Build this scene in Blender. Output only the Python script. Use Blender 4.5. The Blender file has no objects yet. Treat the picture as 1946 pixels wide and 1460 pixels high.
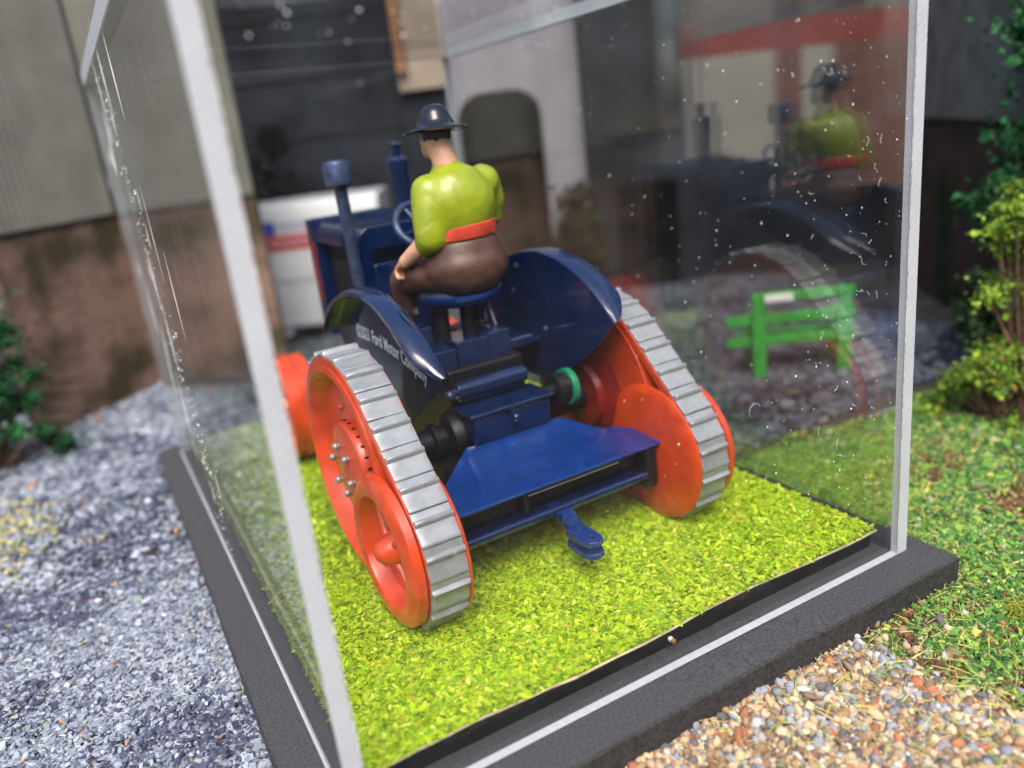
import bpy, bmesh, math, random
import numpy as np
from mathutils import Vector, Matrix
R = math.radians
PI = math.pi
random.seed(7)
rng = np.random.default_rng(7)
SC = bpy.context.scene
COL = SC.collection

# ------------------------------------------------------------------ camera
CX, CY, CZ = -1.5736, -9.5938, 9.5670
YAW, PITCH, ROLL = 0.47247, 0.31170, 0.12168
fwd = Vector((math.sin(YAW)*math.cos(PITCH), math.cos(YAW)*math.cos(PITCH), -math.sin(PITCH)))
rt0 = Vector((math.cos(YAW), -math.sin(YAW), 0))
dn0 = fwd.cross(rt0)
rt = rt0*math.cos(ROLL) + dn0*math.sin(ROLL)
up = -(-rt0*math.sin(ROLL) + dn0*math.cos(ROLL))
cd = bpy.data.cameras.new("camera")
cd.sensor_fit = 'HORIZONTAL'
cd.sensor_width = 144.0
cd.lens = 1512.41/1946*144.0
cd.clip_start, cd.clip_end = 0.1, 2000
cam = bpy.data.objects.new("camera", cd)
m = Matrix.Identity(4)
for i in range(3):
    m[i][0], m[i][1], m[i][2] = rt[i], up[i], -fwd[i]
m[0][3], m[1][3], m[2][3] = CX, CY, CZ
cam.matrix_world = m
COL.objects.link(cam)
SC.camera = cam
cd.dof.use_dof = True
cd.dof.focus_distance = 15.4
cd.dof.aperture_fstop = cd.lens*1e-3/0.28

# ------------------------------------------------------------------ sky and sun
SUN_EL, SUN_AZ = 54.0, 207.0          # azimuth clockwise from +Y: behind the camera
w = bpy.data.worlds.new("World")
SC.world = w
w.use_nodes = True
nt = w.node_tree
sky = nt.nodes.new('ShaderNodeTexSky')
sky.sky_type = 'NISHITA'
sky.sun_disc = False
sky.sun_elevation = R(SUN_EL)
sky.sun_rotation = R(SUN_AZ)
sky.air_density = 1.0
sky.dust_density = 4.0
sky.ozone_density = 0.7
bgn = nt.nodes['Background']
bgn.inputs['Strength'].default_value = 0.15
nt.links.new(sky.outputs[0], bgn.inputs['Color'])
sd = bpy.data.lights.new("sun", 'SUN')
sd.energy = 1.35
sd.angle = R(34)
sd.color = (1.0, 0.96, 0.9)
so = bpy.data.objects.new("sun", sd)
sv = Vector((math.sin(R(SUN_AZ))*math.cos(R(SUN_EL)), math.cos(R(SUN_AZ))*math.cos(R(SUN_EL)), math.sin(R(SUN_EL))))
so.rotation_euler = sv.to_track_quat('Z', 'Y').to_euler()
COL.objects.link(so)
SC.view_settings.view_transform = 'Standard'
SC.view_settings.look = 'None'
SC.view_settings.exposure = 1.06
SC.view_settings.gamma = 1
SC.cycles.use_denoising = True
SC.cycles.caustics_reflective = False
SC.cycles.caustics_refractive = False
SC.cycles.max_bounces = 8
SC.cycles.transparent_max_bounces = 32
SC.cycles.sample_clamp_indirect = 6

# ------------------------------------------------------------------ materials
def mat(name):
    mt = bpy.data.materials.new(name)
    mt.use_nodes = True
    return mt, mt.node_tree, mt.node_tree.nodes['Principled BSDF']

def N(nt, t, **kw):
    n = nt.nodes.new(t)
    for k, v in kw.items():
        if k in n.inputs: n.inputs[k].default_value = v
        else: setattr(n, k, v)
    return n

def paint(name, col, rough=0.3, metal=0.0, coat=0.0, var=0.06, vscale=6.0, bump=0.0, bscale=40.0, chips=None, spec=0.5):
    mt, nt, b = mat(name)
    tc = N(nt, 'ShaderNodeTexCoord')
    nz = N(nt, 'ShaderNodeTexNoise', Scale=vscale, Detail=4.0)
    nt.links.new(tc.outputs['Object'], nz.inputs['Vector'])
    cr = N(nt, 'ShaderNodeValToRGB')
    a = [max(0, c*(1-var*2)) for c in col] + [1]
    d = [min(1, c*(1+var*2)) for c in col] + [1]
    cr.color_ramp.elements[0].position, cr.color_ramp.elements[1].position = 0.3, 0.7
    cr.color_ramp.elements[0].color, cr.color_ramp.elements[1].color = a, d
    nt.links.new(nz.outputs['Fac'], cr.inputs['Fac'])
    out = cr.outputs['Color']
    if chips:
        n2 = N(nt, 'ShaderNodeTexNoise', Scale=chips[1], Detail=6.0)
        nt.links.new(tc.outputs['Object'], n2.inputs['Vector'])
        r2 = N(nt, 'ShaderNodeValToRGB')
        r2.color_ramp.elements[0].position, r2.color_ramp.elements[1].position = chips[2], chips[2]+0.04
        nt.links.new(n2.outputs['Fac'], r2.inputs['Fac'])
        mx = N(nt, 'ShaderNodeMix', data_type='RGBA')
        nt.links.new(r2.outputs['Color'], mx.inputs[0])
        nt.links.new(out, mx.inputs[6])
        mx.inputs[7].default_value = (*chips[0], 1)
        out = mx.outputs[2]
    nt.links.new(out, b.inputs['Base Color'])
    mr = N(nt, 'ShaderNodeMapRange')
    mr.inputs['To Min'].default_value = max(0.02, rough*0.75)
    mr.inputs['To Max'].default_value = min(1, rough*1.3)
    nt.links.new(nz.outputs['Fac'], mr.inputs['Value'])
    nt.links.new(mr.outputs[0], b.inputs['Roughness'])
    b.inputs['Metallic'].default_value = metal
    b.inputs['Coat Weight'].default_value = coat
    b.inputs['Coat Roughness'].default_value = 0.06
    b.inputs['Specular IOR Level'].default_value = spec
    if bump:
        nb = N(nt, 'ShaderNodeTexNoise', Scale=bscale, Detail=5.0)
        nt.links.new(tc.outputs['Object'], nb.inputs['Vector'])
        bp = N(nt, 'ShaderNodeBump', Strength=bump, Distance=0.02)
        nt.links.new(nb.outputs['Fac'], bp.inputs['Height'])
        nt.links.new(bp.outputs[0], b.inputs['Normal'])
    return mt

def tinted(name, rough=0.8, spec=0.3, trans=0.0):
    """colour from the per-piece 'tint' attribute (each chip's own colour)"""
    mt, nt, b = mat(name)
    at = N(nt, 'ShaderNodeAttribute', attribute_name='tint')
    nt.links.new(at.outputs['Color'], b.inputs['Base Color'])
    b.inputs['Roughness'].default_value = rough
    b.inputs['Specular IOR Level'].default_value = spec
    return mt

def acrylic(name, f0, dust=0.015, streak=False, power=5):
    mt = bpy.data.materials.new(name)
    mt.use_nodes = True
    nt = mt.node_tree
    nt.nodes.remove(nt.nodes['Principled BSDF'])
    out = nt.nodes['Material Output']
    geo = N(nt, 'ShaderNodeNewGeometry')
    dt = N(nt, 'ShaderNodeVectorMath', operation='DOT_PRODUCT')
    nt.links.new(geo.outputs['Normal'], dt.inputs[0]); nt.links.new(geo.outputs['Incoming'], dt.inputs[1])
    ab = N(nt, 'ShaderNodeMath', operation='ABSOLUTE'); nt.links.new(dt.outputs['Value'], ab.inputs[0])
    om = N(nt, 'ShaderNodeMath', operation='SUBTRACT'); om.inputs[0].default_value = 1; nt.links.new(ab.outputs[0], om.inputs[1])
    pw = N(nt, 'ShaderNodeMath', operation='POWER'); nt.links.new(om.outputs[0], pw.inputs[0]); pw.inputs[1].default_value = power
    ma = N(nt, 'ShaderNodeMath', operation='MULTIPLY_ADD'); nt.links.new(pw.outputs[0], ma.inputs[0]); ma.inputs[1].default_value = 1-f0; ma.inputs[2].default_value = f0
    tr = N(nt, 'ShaderNodeBsdfTransparent'); tr.inputs['Color'].default_value = (0.985, 0.99, 0.985, 1)
    gl = N(nt, 'ShaderNodeBsdfGlossy'); gl.inputs['Roughness'].default_value = 0.015
    df = N(nt, 'ShaderNodeBsdfDiffuse'); df.inputs['Color'].default_value = (0.75, 0.76, 0.76, 1)
    tc = N(nt, 'ShaderNodeTexCoord')
    mp = N(nt, 'ShaderNodeMapping'); mp.inputs['Scale'].default_value = (3, 3, 0.35) if streak else (0.8, 0.8, 0.8)
    nt.links.new(tc.outputs['Object'], mp.inputs['Vector'])
    nz = N(nt, 'ShaderNodeTexNoise', Scale=2.2, Detail=6.0, Roughness=0.6)
    nt.links.new(mp.outputs[0], nz.inputs['Vector'])
    mr = N(nt, 'ShaderNodeMapRange'); mr.inputs['From Min'].default_value = 0.4; mr.inputs['From Max'].default_value = 0.75
    mr.inputs['To Min'].default_value = dust*0.35; mr.inputs['To Max'].default_value = dust*2
    nt.links.new(nz.outputs['Fac'], mr.inputs['Value'])
    m1 = N(nt, 'ShaderNodeMixShader'); nt.links.new(mr.outputs[0], m1.inputs[0]); nt.links.new(tr.outputs[0], m1.inputs[1]); nt.links.new(df.outputs[0], m1.inputs[2])
    m2 = N(nt, 'ShaderNodeMixShader'); nt.links.new(ma.outputs[0], m2.inputs[0]); nt.links.new(m1.outputs[0], m2.inputs[1]); nt.links.new(gl.outputs[0], m2.inputs[2])
    nt.links.new(m2.outputs[0], out.inputs['Surface'])
    return mt

def frosted(name, col=(0.50, 0.53, 0.56), direction=(1, 0, 0.6), scale=14):
    """saw-cut acrylic edge: whitish with diagonal saw marks"""
    mt, nt, b = mat(name)
    tc = N(nt, 'ShaderNodeTexCoord')
    mp = N(nt, 'ShaderNodeMapping'); mp.inputs['Rotation'].default_value = (0, R(38), 0)
    nt.links.new(tc.outputs['Object'], mp.inputs['Vector'])
    wv = N(nt, 'ShaderNodeTexWave', Scale=2.4, Distortion=3.0, Detail=4.0)
    wv.wave_type, wv.bands_direction = 'BANDS', 'Z'
    wv.inputs['Detail Scale'].default_value = 3.0
    nt.links.new(mp.outputs[0], wv.inputs['Vector'])
    nz = N(nt, 'ShaderNodeTexNoise', Scale=1.1, Detail=6.0); nt.links.new(tc.outputs['Object'], nz.inputs['Vector'])
    mx = N(nt, 'ShaderNodeMix', data_type='RGBA')
    mx.inputs[6].default_value = (*[c*0.8 for c in col], 1); mx.inputs[7].default_value = (*[min(1, c*1.08) for c in col], 1)
    ad = N(nt, 'ShaderNodeMath', operation='MULTIPLY_ADD'); ad.inputs[1].default_value = 0.22; nt.links.new(wv.outputs['Fac'], ad.inputs[0]); nt.links.new(nz.outputs['Fac'], ad.inputs[2])
    nt.links.new(ad.outputs[0], mx.inputs[0])
    nt.links.new(mx.outputs[2], b.inputs['Base Color'])
    b.inputs['Roughness'].default_value = 0.35
    b.inputs['Subsurface Weight'].default_value = 0.0
    bp = N(nt, 'ShaderNodeBump', Strength=0.15, Distance=0.01); nt.links.new(wv.outputs['Fac'], bp.inputs['Height']); nt.links.new(bp.outputs[0], b.inputs['Normal'])
    return mt

M = {}
M['navy'] = paint('shaded_blue_paint', (0.0035, 0.0135, 0.060), 0.14, coat=0.6, var=0.08, vscale=3, bump=0.05, bscale=9, chips=((0.16,0.19,0.26), 22, 0.735))  # tractor blue with its shade put into a darker colour
M['blue'] = paint('lit_blue_paint', (0.0035, 0.032, 0.175), 0.16, coat=0.6, var=0.08, vscale=2.5, bump=0.05, bscale=9, chips=((0.25,0.30,0.42), 20, 0.725))  # same tractor blue for lit faces, the light put into the colour
M['black'] = paint('engine_black', (0.005, 0.006, 0.009), 0.42, spec=0.35, var=0.2, bump=0.1, bscale=20)
M['steel'] = paint('dull_blue_steel', (0.055, 0.075, 0.15), 0.35, metal=0.5, var=0.2, bump=0.06)
M['orange'] = paint('orange_paint', (0.62, 0.060, 0.010), 0.3, coat=0.35, var=0.10, vscale=2.2, bump=0.10, bscale=10, chips=((0.40,0.038,0.010), 7, 0.70))
M['red'] = paint('dark_red_paint', (0.22, 0.014, 0.009), 0.35, coat=0.2, var=0.1, bump=0.05)  # darkened to put the drum's shade into the colour
M['silver'] = paint('silver_track_paint', (0.34, 0.353, 0.37), 0.36, metal=0.35, var=0.05, vscale=5, bump=0.06, bscale=16, chips=((0.55, 0.2, 0.16), 4.5, 0.70))
M['green'] = paint('green_paint', (0.012, 0.22, 0.10), 0.3, coat=0.3)
M['bolt'] = paint('grey_bolt', (0.35, 0.34, 0.33), 0.35, metal=0.5)
M['white_ink'] = paint('white_ink', (0.72, 0.76, 0.82), 0.5, var=0.02)
M['lime'] = paint('lime_shirt_paint', (0.29, 0.35, 0.012), 0.36, var=0.07, vscale=2.5, coat=0.25, bump=0.08, bscale=7)
M['belt'] = paint('red_belt_paint', (0.70, 0.075, 0.04), 0.4, var=0.08, bump=0.05)
M['brown'] = paint('brown_trouser_paint', (0.085, 0.040, 0.028), 0.42, var=0.16, vscale=3, coat=0.05, bump=0.08, bscale=8)
M['skin'] = paint('flesh_paint', (0.66, 0.36, 0.23), 0.4, var=0.09, vscale=4, bump=0.05)
M['hat'] = paint('black_hat_paint', (0.003, 0.0035, 0.005), 0.16, var=0.1, coat=0.5, bump=0.03, bscale=8)
M['foam'] = paint('black_foam_board', (0.046, 0.047, 0.052), 0.75, var=0.30, vscale=22, bump=0.8, bscale=24)
M['foamcut'] = paint('black_foam_cut_edge', (0.030, 0.029, 0.030), 0.9, var=0.3, vscale=14, bump=0.9, bscale=22)
M['glossblack'] = paint('gloss_black_card', (0.008, 0.009, 0.010), 0.25, var=0.3, vscale=2.0)
M['paper'] = paint('cream_paper_edge', (0.62, 0.52, 0.33), 0.8, var=0.2, vscale=3)
M['matgreen'] = paint('lime_backing_sheet', (0.16, 0.25, 0.010), 0.9, var=0.12, vscale=9, bump=0.3)
M['chip'] = tinted('grass_chip', 0.7, 0.2)
M['stone'] = tinted('stone_chip', 0.75, 0.35)
M['pebble'] = tinted('pebble_stone', 0.88, 0.15)
M['flock'] = tinted('turf_flock', 0.95, 0.1)
M['leaf'] = tinted('leaf', 0.8, 0.2)
M['brass'] = paint('brass', (0.55, 0.36, 0.10), 0.3, metal=0.9)
M['pinwhite'] = paint('white_pin', (0.75, 0.75, 0.74), 0.3)
M['dust'] = paint('pale_dust', (0.85, 0.86, 0.86), 0.7, var=0.02)
M['clear_front'] = acrylic('clear_acrylic_front', 0.035, 0.002)
M['clear_left'] = acrylic('clear_acrylic_scratched', 0.025, 0.035, True, 7)
M['clear_right'] = acrylic('clear_acrylic_glossy', 0.175, 0.001, False, 9)
M['clear_top'] = acrylic('clear_acrylic_top', 0.03, 0.003, False, 11)
M['frost'] = frosted('saw_cut_edge')
M['glue'] = paint('glue_line', (0.55, 0.55, 0.52), 0.3, var=0.3, vscale=9, bump=0.8, bscale=30)

# ------------------------------------------------------------------ mesh helpers
class MB:
    def __init__(s): s.v, s.f, s.mi, s.cur = [], [], [], 0
    def add(s, vs, fs):
        o = len(s.v)
        s.v += [tuple(p) for p in vs]
        s.f += [tuple(i+o for i in f) for f in fs]
        s.mi += [s.cur]*len(fs)
        return s
    def box(s, x0, x1, y0, y1, z0, z1):
        vs = [(x0,y0,z0),(x1,y0,z0),(x1,y1,z0),(x0,y1,z0),(x0,y0,z1),(x1,y0,z1),(x1,y1,z1),(x0,y1,z1)]
        return s.add(vs, [(3,2,1,0),(4,5,6,7),(0,1,5,4),(1,2,6,5),(2,3,7,6),(3,0,4,7)])
    def hexa(s, vs):
        return s.add(vs, [(3,2,1,0),(4,5,6,7),(0,1,5,4),(1,2,6,5),(2,3,7,6),(3,0,4,7)])
    def cyl(s, a, b, r0, r1=None, n=20, caps=True):
        r1 = r0 if r1 is None else r1
        a, b = Vector(a), Vector(b); d = (b-a).normalized()
        x = d.orthogonal().normalized(); y = d.cross(x)
        vs = [a + (x*math.cos(t)+y*math.sin(t))*r0 for t in [2*PI*i/n for i in range(n)]]
        vs += [b + (x*math.cos(t)+y*math.sin(t))*r1 for t in [2*PI*i/n for i in range(n)]]
        fs = [(i,(i+1)%n,n+(i+1)%n,n+i) for i in range(n)]
        if caps: fs += [tuple(range(n-1,-1,-1)), tuple(range(n,2*n))]
        return s.add(vs, fs)
    def lathe(s, prof, c, ax, n=40, sx=1, sy=1):
        """prof: list of (radius, height along ax)"""
        c, ax = Vector(c), Vector(ax).normalized()
        x = Vector((0,0,1)) if abs(ax.z) < 0.9 else Vector((1,0,0))
        x = (x - ax*x.dot(ax)).normalized(); y = ax.cross(x)
        vs, fs, k = [], [], len(prof)
        for r, h in prof:
            for i in range(n):
                t = 2*PI*i/n
                vs.append(c + ax*h + (x*math.cos(t)*sx+y*math.sin(t)*sy)*r)
        for j in range(k-1):
            for i in range(n):
                a, b = j*n+i, j*n+(i+1)%n
                fs.append((a, b, b+n, a+n))
        if prof[0][0] > 1e-4: fs.append(tuple(range(n-1,-1,-1)))
        if prof[-1][0] > 1e-4: fs.append(tuple(range((k-1)*n, k*n)))
        return s.add(vs, fs)
    def prism(s, poly, axis, a, b):
        """poly 2-D points extruded along axis ('x': poly=(y,z); 'y': (x,z); 'z': (x,y))"""
        def P(p, t):
            return {'x': (t,p[0],p[1]), 'y': (p[0],t,p[1]), 'z': (p[0],p[1],t)}[axis]
        n = len(poly)
        vs = [P(p,a) for p in poly] + [P(p,b) for p in poly]
        fs = [(i,(i+1)%n,n+(i+1)%n,n+i) for i in range(n)] + [tuple(range(n-1,-1,-1)), tuple(range(n,2*n))]
        return s.add(vs, fs)
    def tube(s, pts, r, n=10, closed=False):
        pts = [Vector(p) for p in pts]; k = len(pts)
        rr = r if isinstance(r, (list, tuple)) else [r]*k
        vs, fs, px = [], [], None
        for i, p in enumerate(pts):
            if closed: d = (pts[(i+1)%k]-pts[i-1]).normalized()
            else: d = (pts[min(i+1,k-1)]-pts[max(i-1,0)]).normalized()
            x = d.orthogonal().normalized() if px is None else (px - d*px.dot(d)).normalized()
            px = x; y = d.cross(x)
            vs += [p + (x*math.cos(2*PI*j/n)+y*math.sin(2*PI*j/n))*rr[i] for j in range(n)]
        for i in range(k if closed else k-1):
            for j in range(n):
                a, b = i*n+j, i*n+(j+1)%n
                c_, d_ = ((i+1)%k)*n+j, ((i+1)%k)*n+(j+1)%n
                fs.append((a,b,d_,c_))
        if not closed: fs += [tuple(range(n-1,-1,-1)), tuple(range((k-1)*n,k*n))]
        return s.add(vs, fs)
    def ball(s, c, r, n=14, m=9):
        c = Vector(c); r = (r,r,r) if not isinstance(r,(tuple,list)) else r
        vs = [(c.x, c.y, c.z+r[2])]
        for j in range(1,m):
            p = PI*j/m
            for i in range(n):
                t = 2*PI*i/n
                vs.append((c.x+r[0]*math.sin(p)*math.cos(t), c.y+r[1]*math.sin(p)*math.sin(t), c.z+r[2]*math.cos(p)))
        vs.append((c.x, c.y, c.z-r[2])); L = len(vs)-1
        fs = [(0,1+i,1+(i+1)%n) for i in range(n)]
        for j in range(m-2):
            for i in range(n):
                a, b = 1+j*n+i, 1+j*n+(i+1)%n
                fs.append((a,a+n,b+n,b))
        o = 1+(m-2)*n
        fs += [(L,o+(i+1)%n,o+i) for i in range(n)]
        return s.add(vs, fs)
    def mesh(s, name, mats, smooth=True, ang=38):
        me = bpy.data.meshes.new(name)
        me.from_pydata(s.v, [], s.f)
        for q in (mats if isinstance(mats, (list, tuple)) else [mats]): me.materials.append(q)
        me.polygons.foreach_set('material_index', s.mi)
        bm = bmesh.new(); bm.from_mesh(me)
        bmesh.ops.recalc_face_normals(bm, faces=bm.faces)
        bm.to_mesh(me); bm.free()
        if smooth:
            me.shade_smooth()
            me.set_sharp_from_angle(angle=R(ang))
        me.update()
        return me
    def build(s, name, mats, parent=None, bevel=0.0, smooth=True, ang=38, segs=2):
        o = bpy.data.objects.new(name, s.mesh(name, mats, smooth, ang))
        COL.objects.link(o)
        if parent: o.parent = parent
        if bevel:
            bv = o.modifiers.new('bevel', 'BEVEL'); bv.width = bevel; bv.segments = segs
            bv.limit_method = 'ANGLE'; bv.angle_limit = R(35); bv.harden_normals = True
        return o

def thing(name, label, cat, loc=(0,0,0), rz=0, group=None):
    o = bpy.data.objects.new(name, None); COL.objects.link(o)
    o.location = loc; o.rotation_euler = (0,0,rz); o.empty_display_size = 0.3
    o['label'] = label; o['category'] = cat
    if group: o['group'] = group
    return o
def tag(o, label=None, cat=None, group=None, kind=None):
    if label: o['label'] = label
    if cat: o['category'] = cat
    if group: o['group'] = group
    if kind: o['kind'] = kind
    return o

def scatter(name, pts, nrm_tilt, tv, tf, size, tints, material, parent=None, aspect=None, zrot=None):
    """one mesh of many small pieces: pts (n,3), template verts/faces (triangles), size (n,3), tints (n,3)"""
    n = len(pts); tv = np.asarray(tv, float); tf = np.asarray(tf, int); k = len(tv)
    a = rng.uniform(0, 2*PI, n) if zrot is None else zrot
    tx = rng.normal(0, 1, n)*nrm_tilt; ty = rng.normal(0, 1, n)*nrm_tilt
    ca, sa = np.cos(a), np.sin(a); cx, sx = np.cos(tx), np.sin(tx); cy, sy = np.cos(ty), np.sin(ty)
    Rz = np.zeros((n,3,3)); Rz[:,0,0]=ca; Rz[:,0,1]=-sa; Rz[:,1,0]=sa; Rz[:,1,1]=ca; Rz[:,2,2]=1
    Rx = np.zeros((n,3,3)); Rx[:,0,0]=1; Rx[:,1,1]=cx; Rx[:,1,2]=-sx; Rx[:,2,1]=sx; Rx[:,2,2]=cx
    Ry = np.zeros((n,3,3)); Ry[:,0,0]=cy; Ry[:,0,2]=sy; Ry[:,1,1]=1; Ry[:,2,0]=-sy; Ry[:,2,2]=cy
    Q = Rx @ Ry @ Rz
    V = tv[None,:,:]*size[:,None,:]
    if aspect is not None:
        V = V*(1+rng.uniform(-aspect, aspect, V.shape))
    V = np.einsum('nij,nkj->nki', Q, V) + pts[:,None,:]
    F = (tf[None,:,:] + (np.arange(n)*k)[:,None,None]).reshape(-1,3)
    me = bpy.data.meshes.new(name)
    me.vertices.add(n*k); me.vertices.foreach_set('co', V.reshape(-1).astype(np.float32))
    me.loops.add(len(F)*3); me.loops.foreach_set('vertex_index', F.reshape(-1).astype(np.int32))
    me.polygons.add(len(F))
    me.polygons.foreach_set('loop_start', (np.arange(len(F))*3).astype(np.int32))
    me.update(calc_edges=True)
    at = me.color_attributes.new('tint', 'FLOAT_COLOR', 'POINT')
    c = np.ones((n,k,4), np.float32); c[:,:,:3] = tints[:,None,:]
    at.data.foreach_set('color', c.reshape(-1))
    me.materials.append(material)
    if name != 'pebble_gravel': me.shade_flat()      # chips and flakes have crisp facets
    o = bpy.data.objects.new(name, me); COL.objects.link(o)
    if parent: o.parent = parent
    o['kind'] = 'stuff'
    return o

OCT_V = [(1,0,0),(0,1,0),(-1,0,0),(0,-1,0),(0,0,1),(0,0,-1)]
OCT_F = [(0,1,4),(1,2,4),(2,3,4),(3,0,4),(1,0,5),(2,1,5),(3,2,5),(0,3,5)]
t_ = (1+5**0.5)/2
ICO_V = [(v[0]/1.9,v[1]/1.9,v[2]/1.9) for v in [(-1,t_,0),(1,t_,0),(-1,-t_,0),(1,-t_,0),(0,-1,t_),(0,1,t_),(0,-1,-t_),(0,1,-t_),(t_,0,-1),(t_,0,1),(-t_,0,-1),(-t_,0,1)]]
ICO_F = [(0,11,5),(0,5,1),(0,1,7),(0,7,10),(0,10,11),(1,5,9),(5,11,4),(11,10,2),(10,7,6),(7,1,8),(3,9,4),(3,4,2),(3,2,6),(3,6,8),(3,8,9),(4,9,5),(2,4,11),(6,2,10),(8,6,7),(9,8,1)]
# a slate chip: irregular flat five-sided plate
_p5 = [(1,0.1),(0.3,0.75),(-0.75,0.55),(-0.95,-0.35),(0.2,-0.8)]
CHIP_V = [(x,y,0.5) for x,y in _p5] + [(x*1.08,y*1.08,-0.5) for x,y in _p5]
CHIP_F = [(0,1,2),(0,2,3),(0,3,4)] + sum([[(i,5+i,5+(i+1)%5),(i,5+(i+1)%5,(i+1)%5)] for i in range(5)], [])
# a grass flake: long bent lozenge with a little thickness
FLK_V = [(-1,0,0),(-0.35,0.9,0.25),(0.5,0.75,0.35),(1,0.05,0.1),(0.4,-0.85,0.0),(-0.5,-0.7,0.05),(0,0,-0.6)]
FLK_F = [(0,5,1),(1,5,4),(1,4,2),(2,4,3),(0,1,6),(1,2,6),(2,3,6),(3,4,6),(4,5,6),(5,0,6)]

def bg(s, D, z):                      # background frame: s across, D away from the camera's foot, z up
    return (CX + 0.88985*s + 0.45510*D, CY - 0.45510*s + 0.88985*D, z)
BGROT = -YAW

GZ = -0.70
# ------------------------------------------------------------------ ground
g = MB()
n_ = 60
xs = np.linspace(-90, 110, n_); ys = np.linspace(-90, 120, n_)
gv = [(x, y, GZ - 0.03 - (0.0 if abs(x) < 30 and -12 < y < 45 else 0.05)) for y in ys for x in xs]
gf = [(j*n_+i, j*n_+i+1, (j+1)*n_+i+1, (j+1)*n_+i) for j in range(n_-1) for i in range(n_-1)]
g.add(gv, gf)
g.add([(-900,-900,GZ-0.3),(900,-900,GZ-0.3),(900,900,GZ-0.3),(-900,900,GZ-0.3)], [(0,1,2,3)])
M['earth'] = paint('dark_scenic_earth', (0.045, 0.038, 0.034), 0.95, var=0.35, vscale=0.8, bump=0.8, bscale=3)
tag(g.build('ground', M['earth']), kind='structure')

def region(n, x0, x1, y0, y1): return np.stack([rng.uniform(x0,x1,n), rng.uniform(y0,y1,n), np.zeros(n)], 1)
def vnoise(p, sc, seed=0):
    """cheap smooth value noise in 2-D"""
    r = np.random.default_rng(seed); G = r.uniform(0,1,(64,64))
    q = p[:,:2]*sc + 100; i = np.floor(q).astype(int); f = q-i; f = f*f*(3-2*f)
    a = G[i[:,0]%64, i[:,1]%64]; b = G[(i[:,0]+1)%64, i[:,1]%64]; c = G[i[:,0]%64, (i[:,1]+1)%64]; d = G[(i[:,0]+1)%64, (i[:,1]+1)%64]
    return (a*(1-f[:,0])+b*f[:,0])*(1-f[:,1]) + (c*(1-f[:,0])+d*f[:,0])*f[:,1]
def pick(pal, wts, n, jit=0.18):
    pal = np.array(pal); idx = rng.choice(len(pal), n, p=np.array(wts)/sum(wts))
    return np.clip(pal[idx]*(1+rng.normal(0, jit, (n,1))), 0.003, 1)

# slate gravel, left of the case and beyond it
p1 = region(80000, -9.5, -0.75, -6.5, 13)
p2 = region(26000, -15, 1.0, 13, 34)
p3 = region(18000, 1.0, 34, 20.3, 44)
p4 = region(12000, 13.0, 30, 7.2, 22)
P = np.concatenate([p1, p2, p3, p4])
far = np.clip((P[:,1]-8)/22, 0, 1)
far = np.where(P[:,0] > 1, 0.8, far)
sz = (0.056 + 0.10*far)*np.exp(rng.normal(0, 0.30, len(P)))
zz = GZ + np.abs(rng.normal(0, 0.03, len(P))) + 0.10*vnoise(P, 0.35, 3)
P[:,2] = zz
dk = vnoise(P, 0.42, 5)*0.65 + vnoise(P, 1.3, 6)*0.35
isdark = rng.uniform(0,1,len(P)) < np.clip(0.36+(dk-0.48)*1.5+0.12*far, 0.14, 0.72)
lt = pick([(0.28,0.32,0.37),(0.22,0.25,0.31),(0.37,0.41,0.45),(0.16,0.19,0.25)], [4,3,2,2], len(P))
dr = pick([(0.055,0.065,0.11),(0.08,0.09,0.14),(0.035,0.04,0.075),(0.13,0.15,0.20)], [4,3,2,2], len(P))
ct = np.where(isdark[:,None], dr, lt)
odd = rng.uniform(0,1,len(P)) < 0.012
ct[odd] = pick([(0.45,0.22,0.10),(0.25,0.32,0.08),(0.4,0.35,0.2)], [2,2,2], int(odd.sum()))
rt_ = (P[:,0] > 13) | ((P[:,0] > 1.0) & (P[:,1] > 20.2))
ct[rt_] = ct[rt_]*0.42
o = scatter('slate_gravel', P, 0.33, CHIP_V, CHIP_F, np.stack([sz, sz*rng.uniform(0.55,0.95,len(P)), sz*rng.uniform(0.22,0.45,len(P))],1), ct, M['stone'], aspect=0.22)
tag(o, 'loose blue grey slate chippings in light and dark patches left of the case', 'gravel')
# straw flock thinly mixed into the slate at the far left edge
P = region(2600, -9.5, -3.6, 13.5, 23)
P = P[rng.uniform(0,1,len(P)) < np.clip(1.15-np.hypot((P[:,0]+6.6)/2.6, (P[:,1]-18.5)/4.0), 0, 0.8)]
P[:,2] = GZ + 0.10 + rng.uniform(0, 0.08, len(P))
sz = rng.uniform(0.05, 0.11, len(P))
o = scatter('dry_turf', P, 0.6, OCT_V, OCT_F, np.stack([sz,sz,sz*0.8],1), pick([(0.40,0.36,0.16),(0.33,0.32,0.18),(0.22,0.25,0.14),(0.5,0.45,0.28)], [3,3,2,2], len(P)), M['flock'], aspect=0.3)
tag(o, 'straw yellow flock crumbs strewn thinly over the slate by the left bush', 'dry turf')

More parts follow.
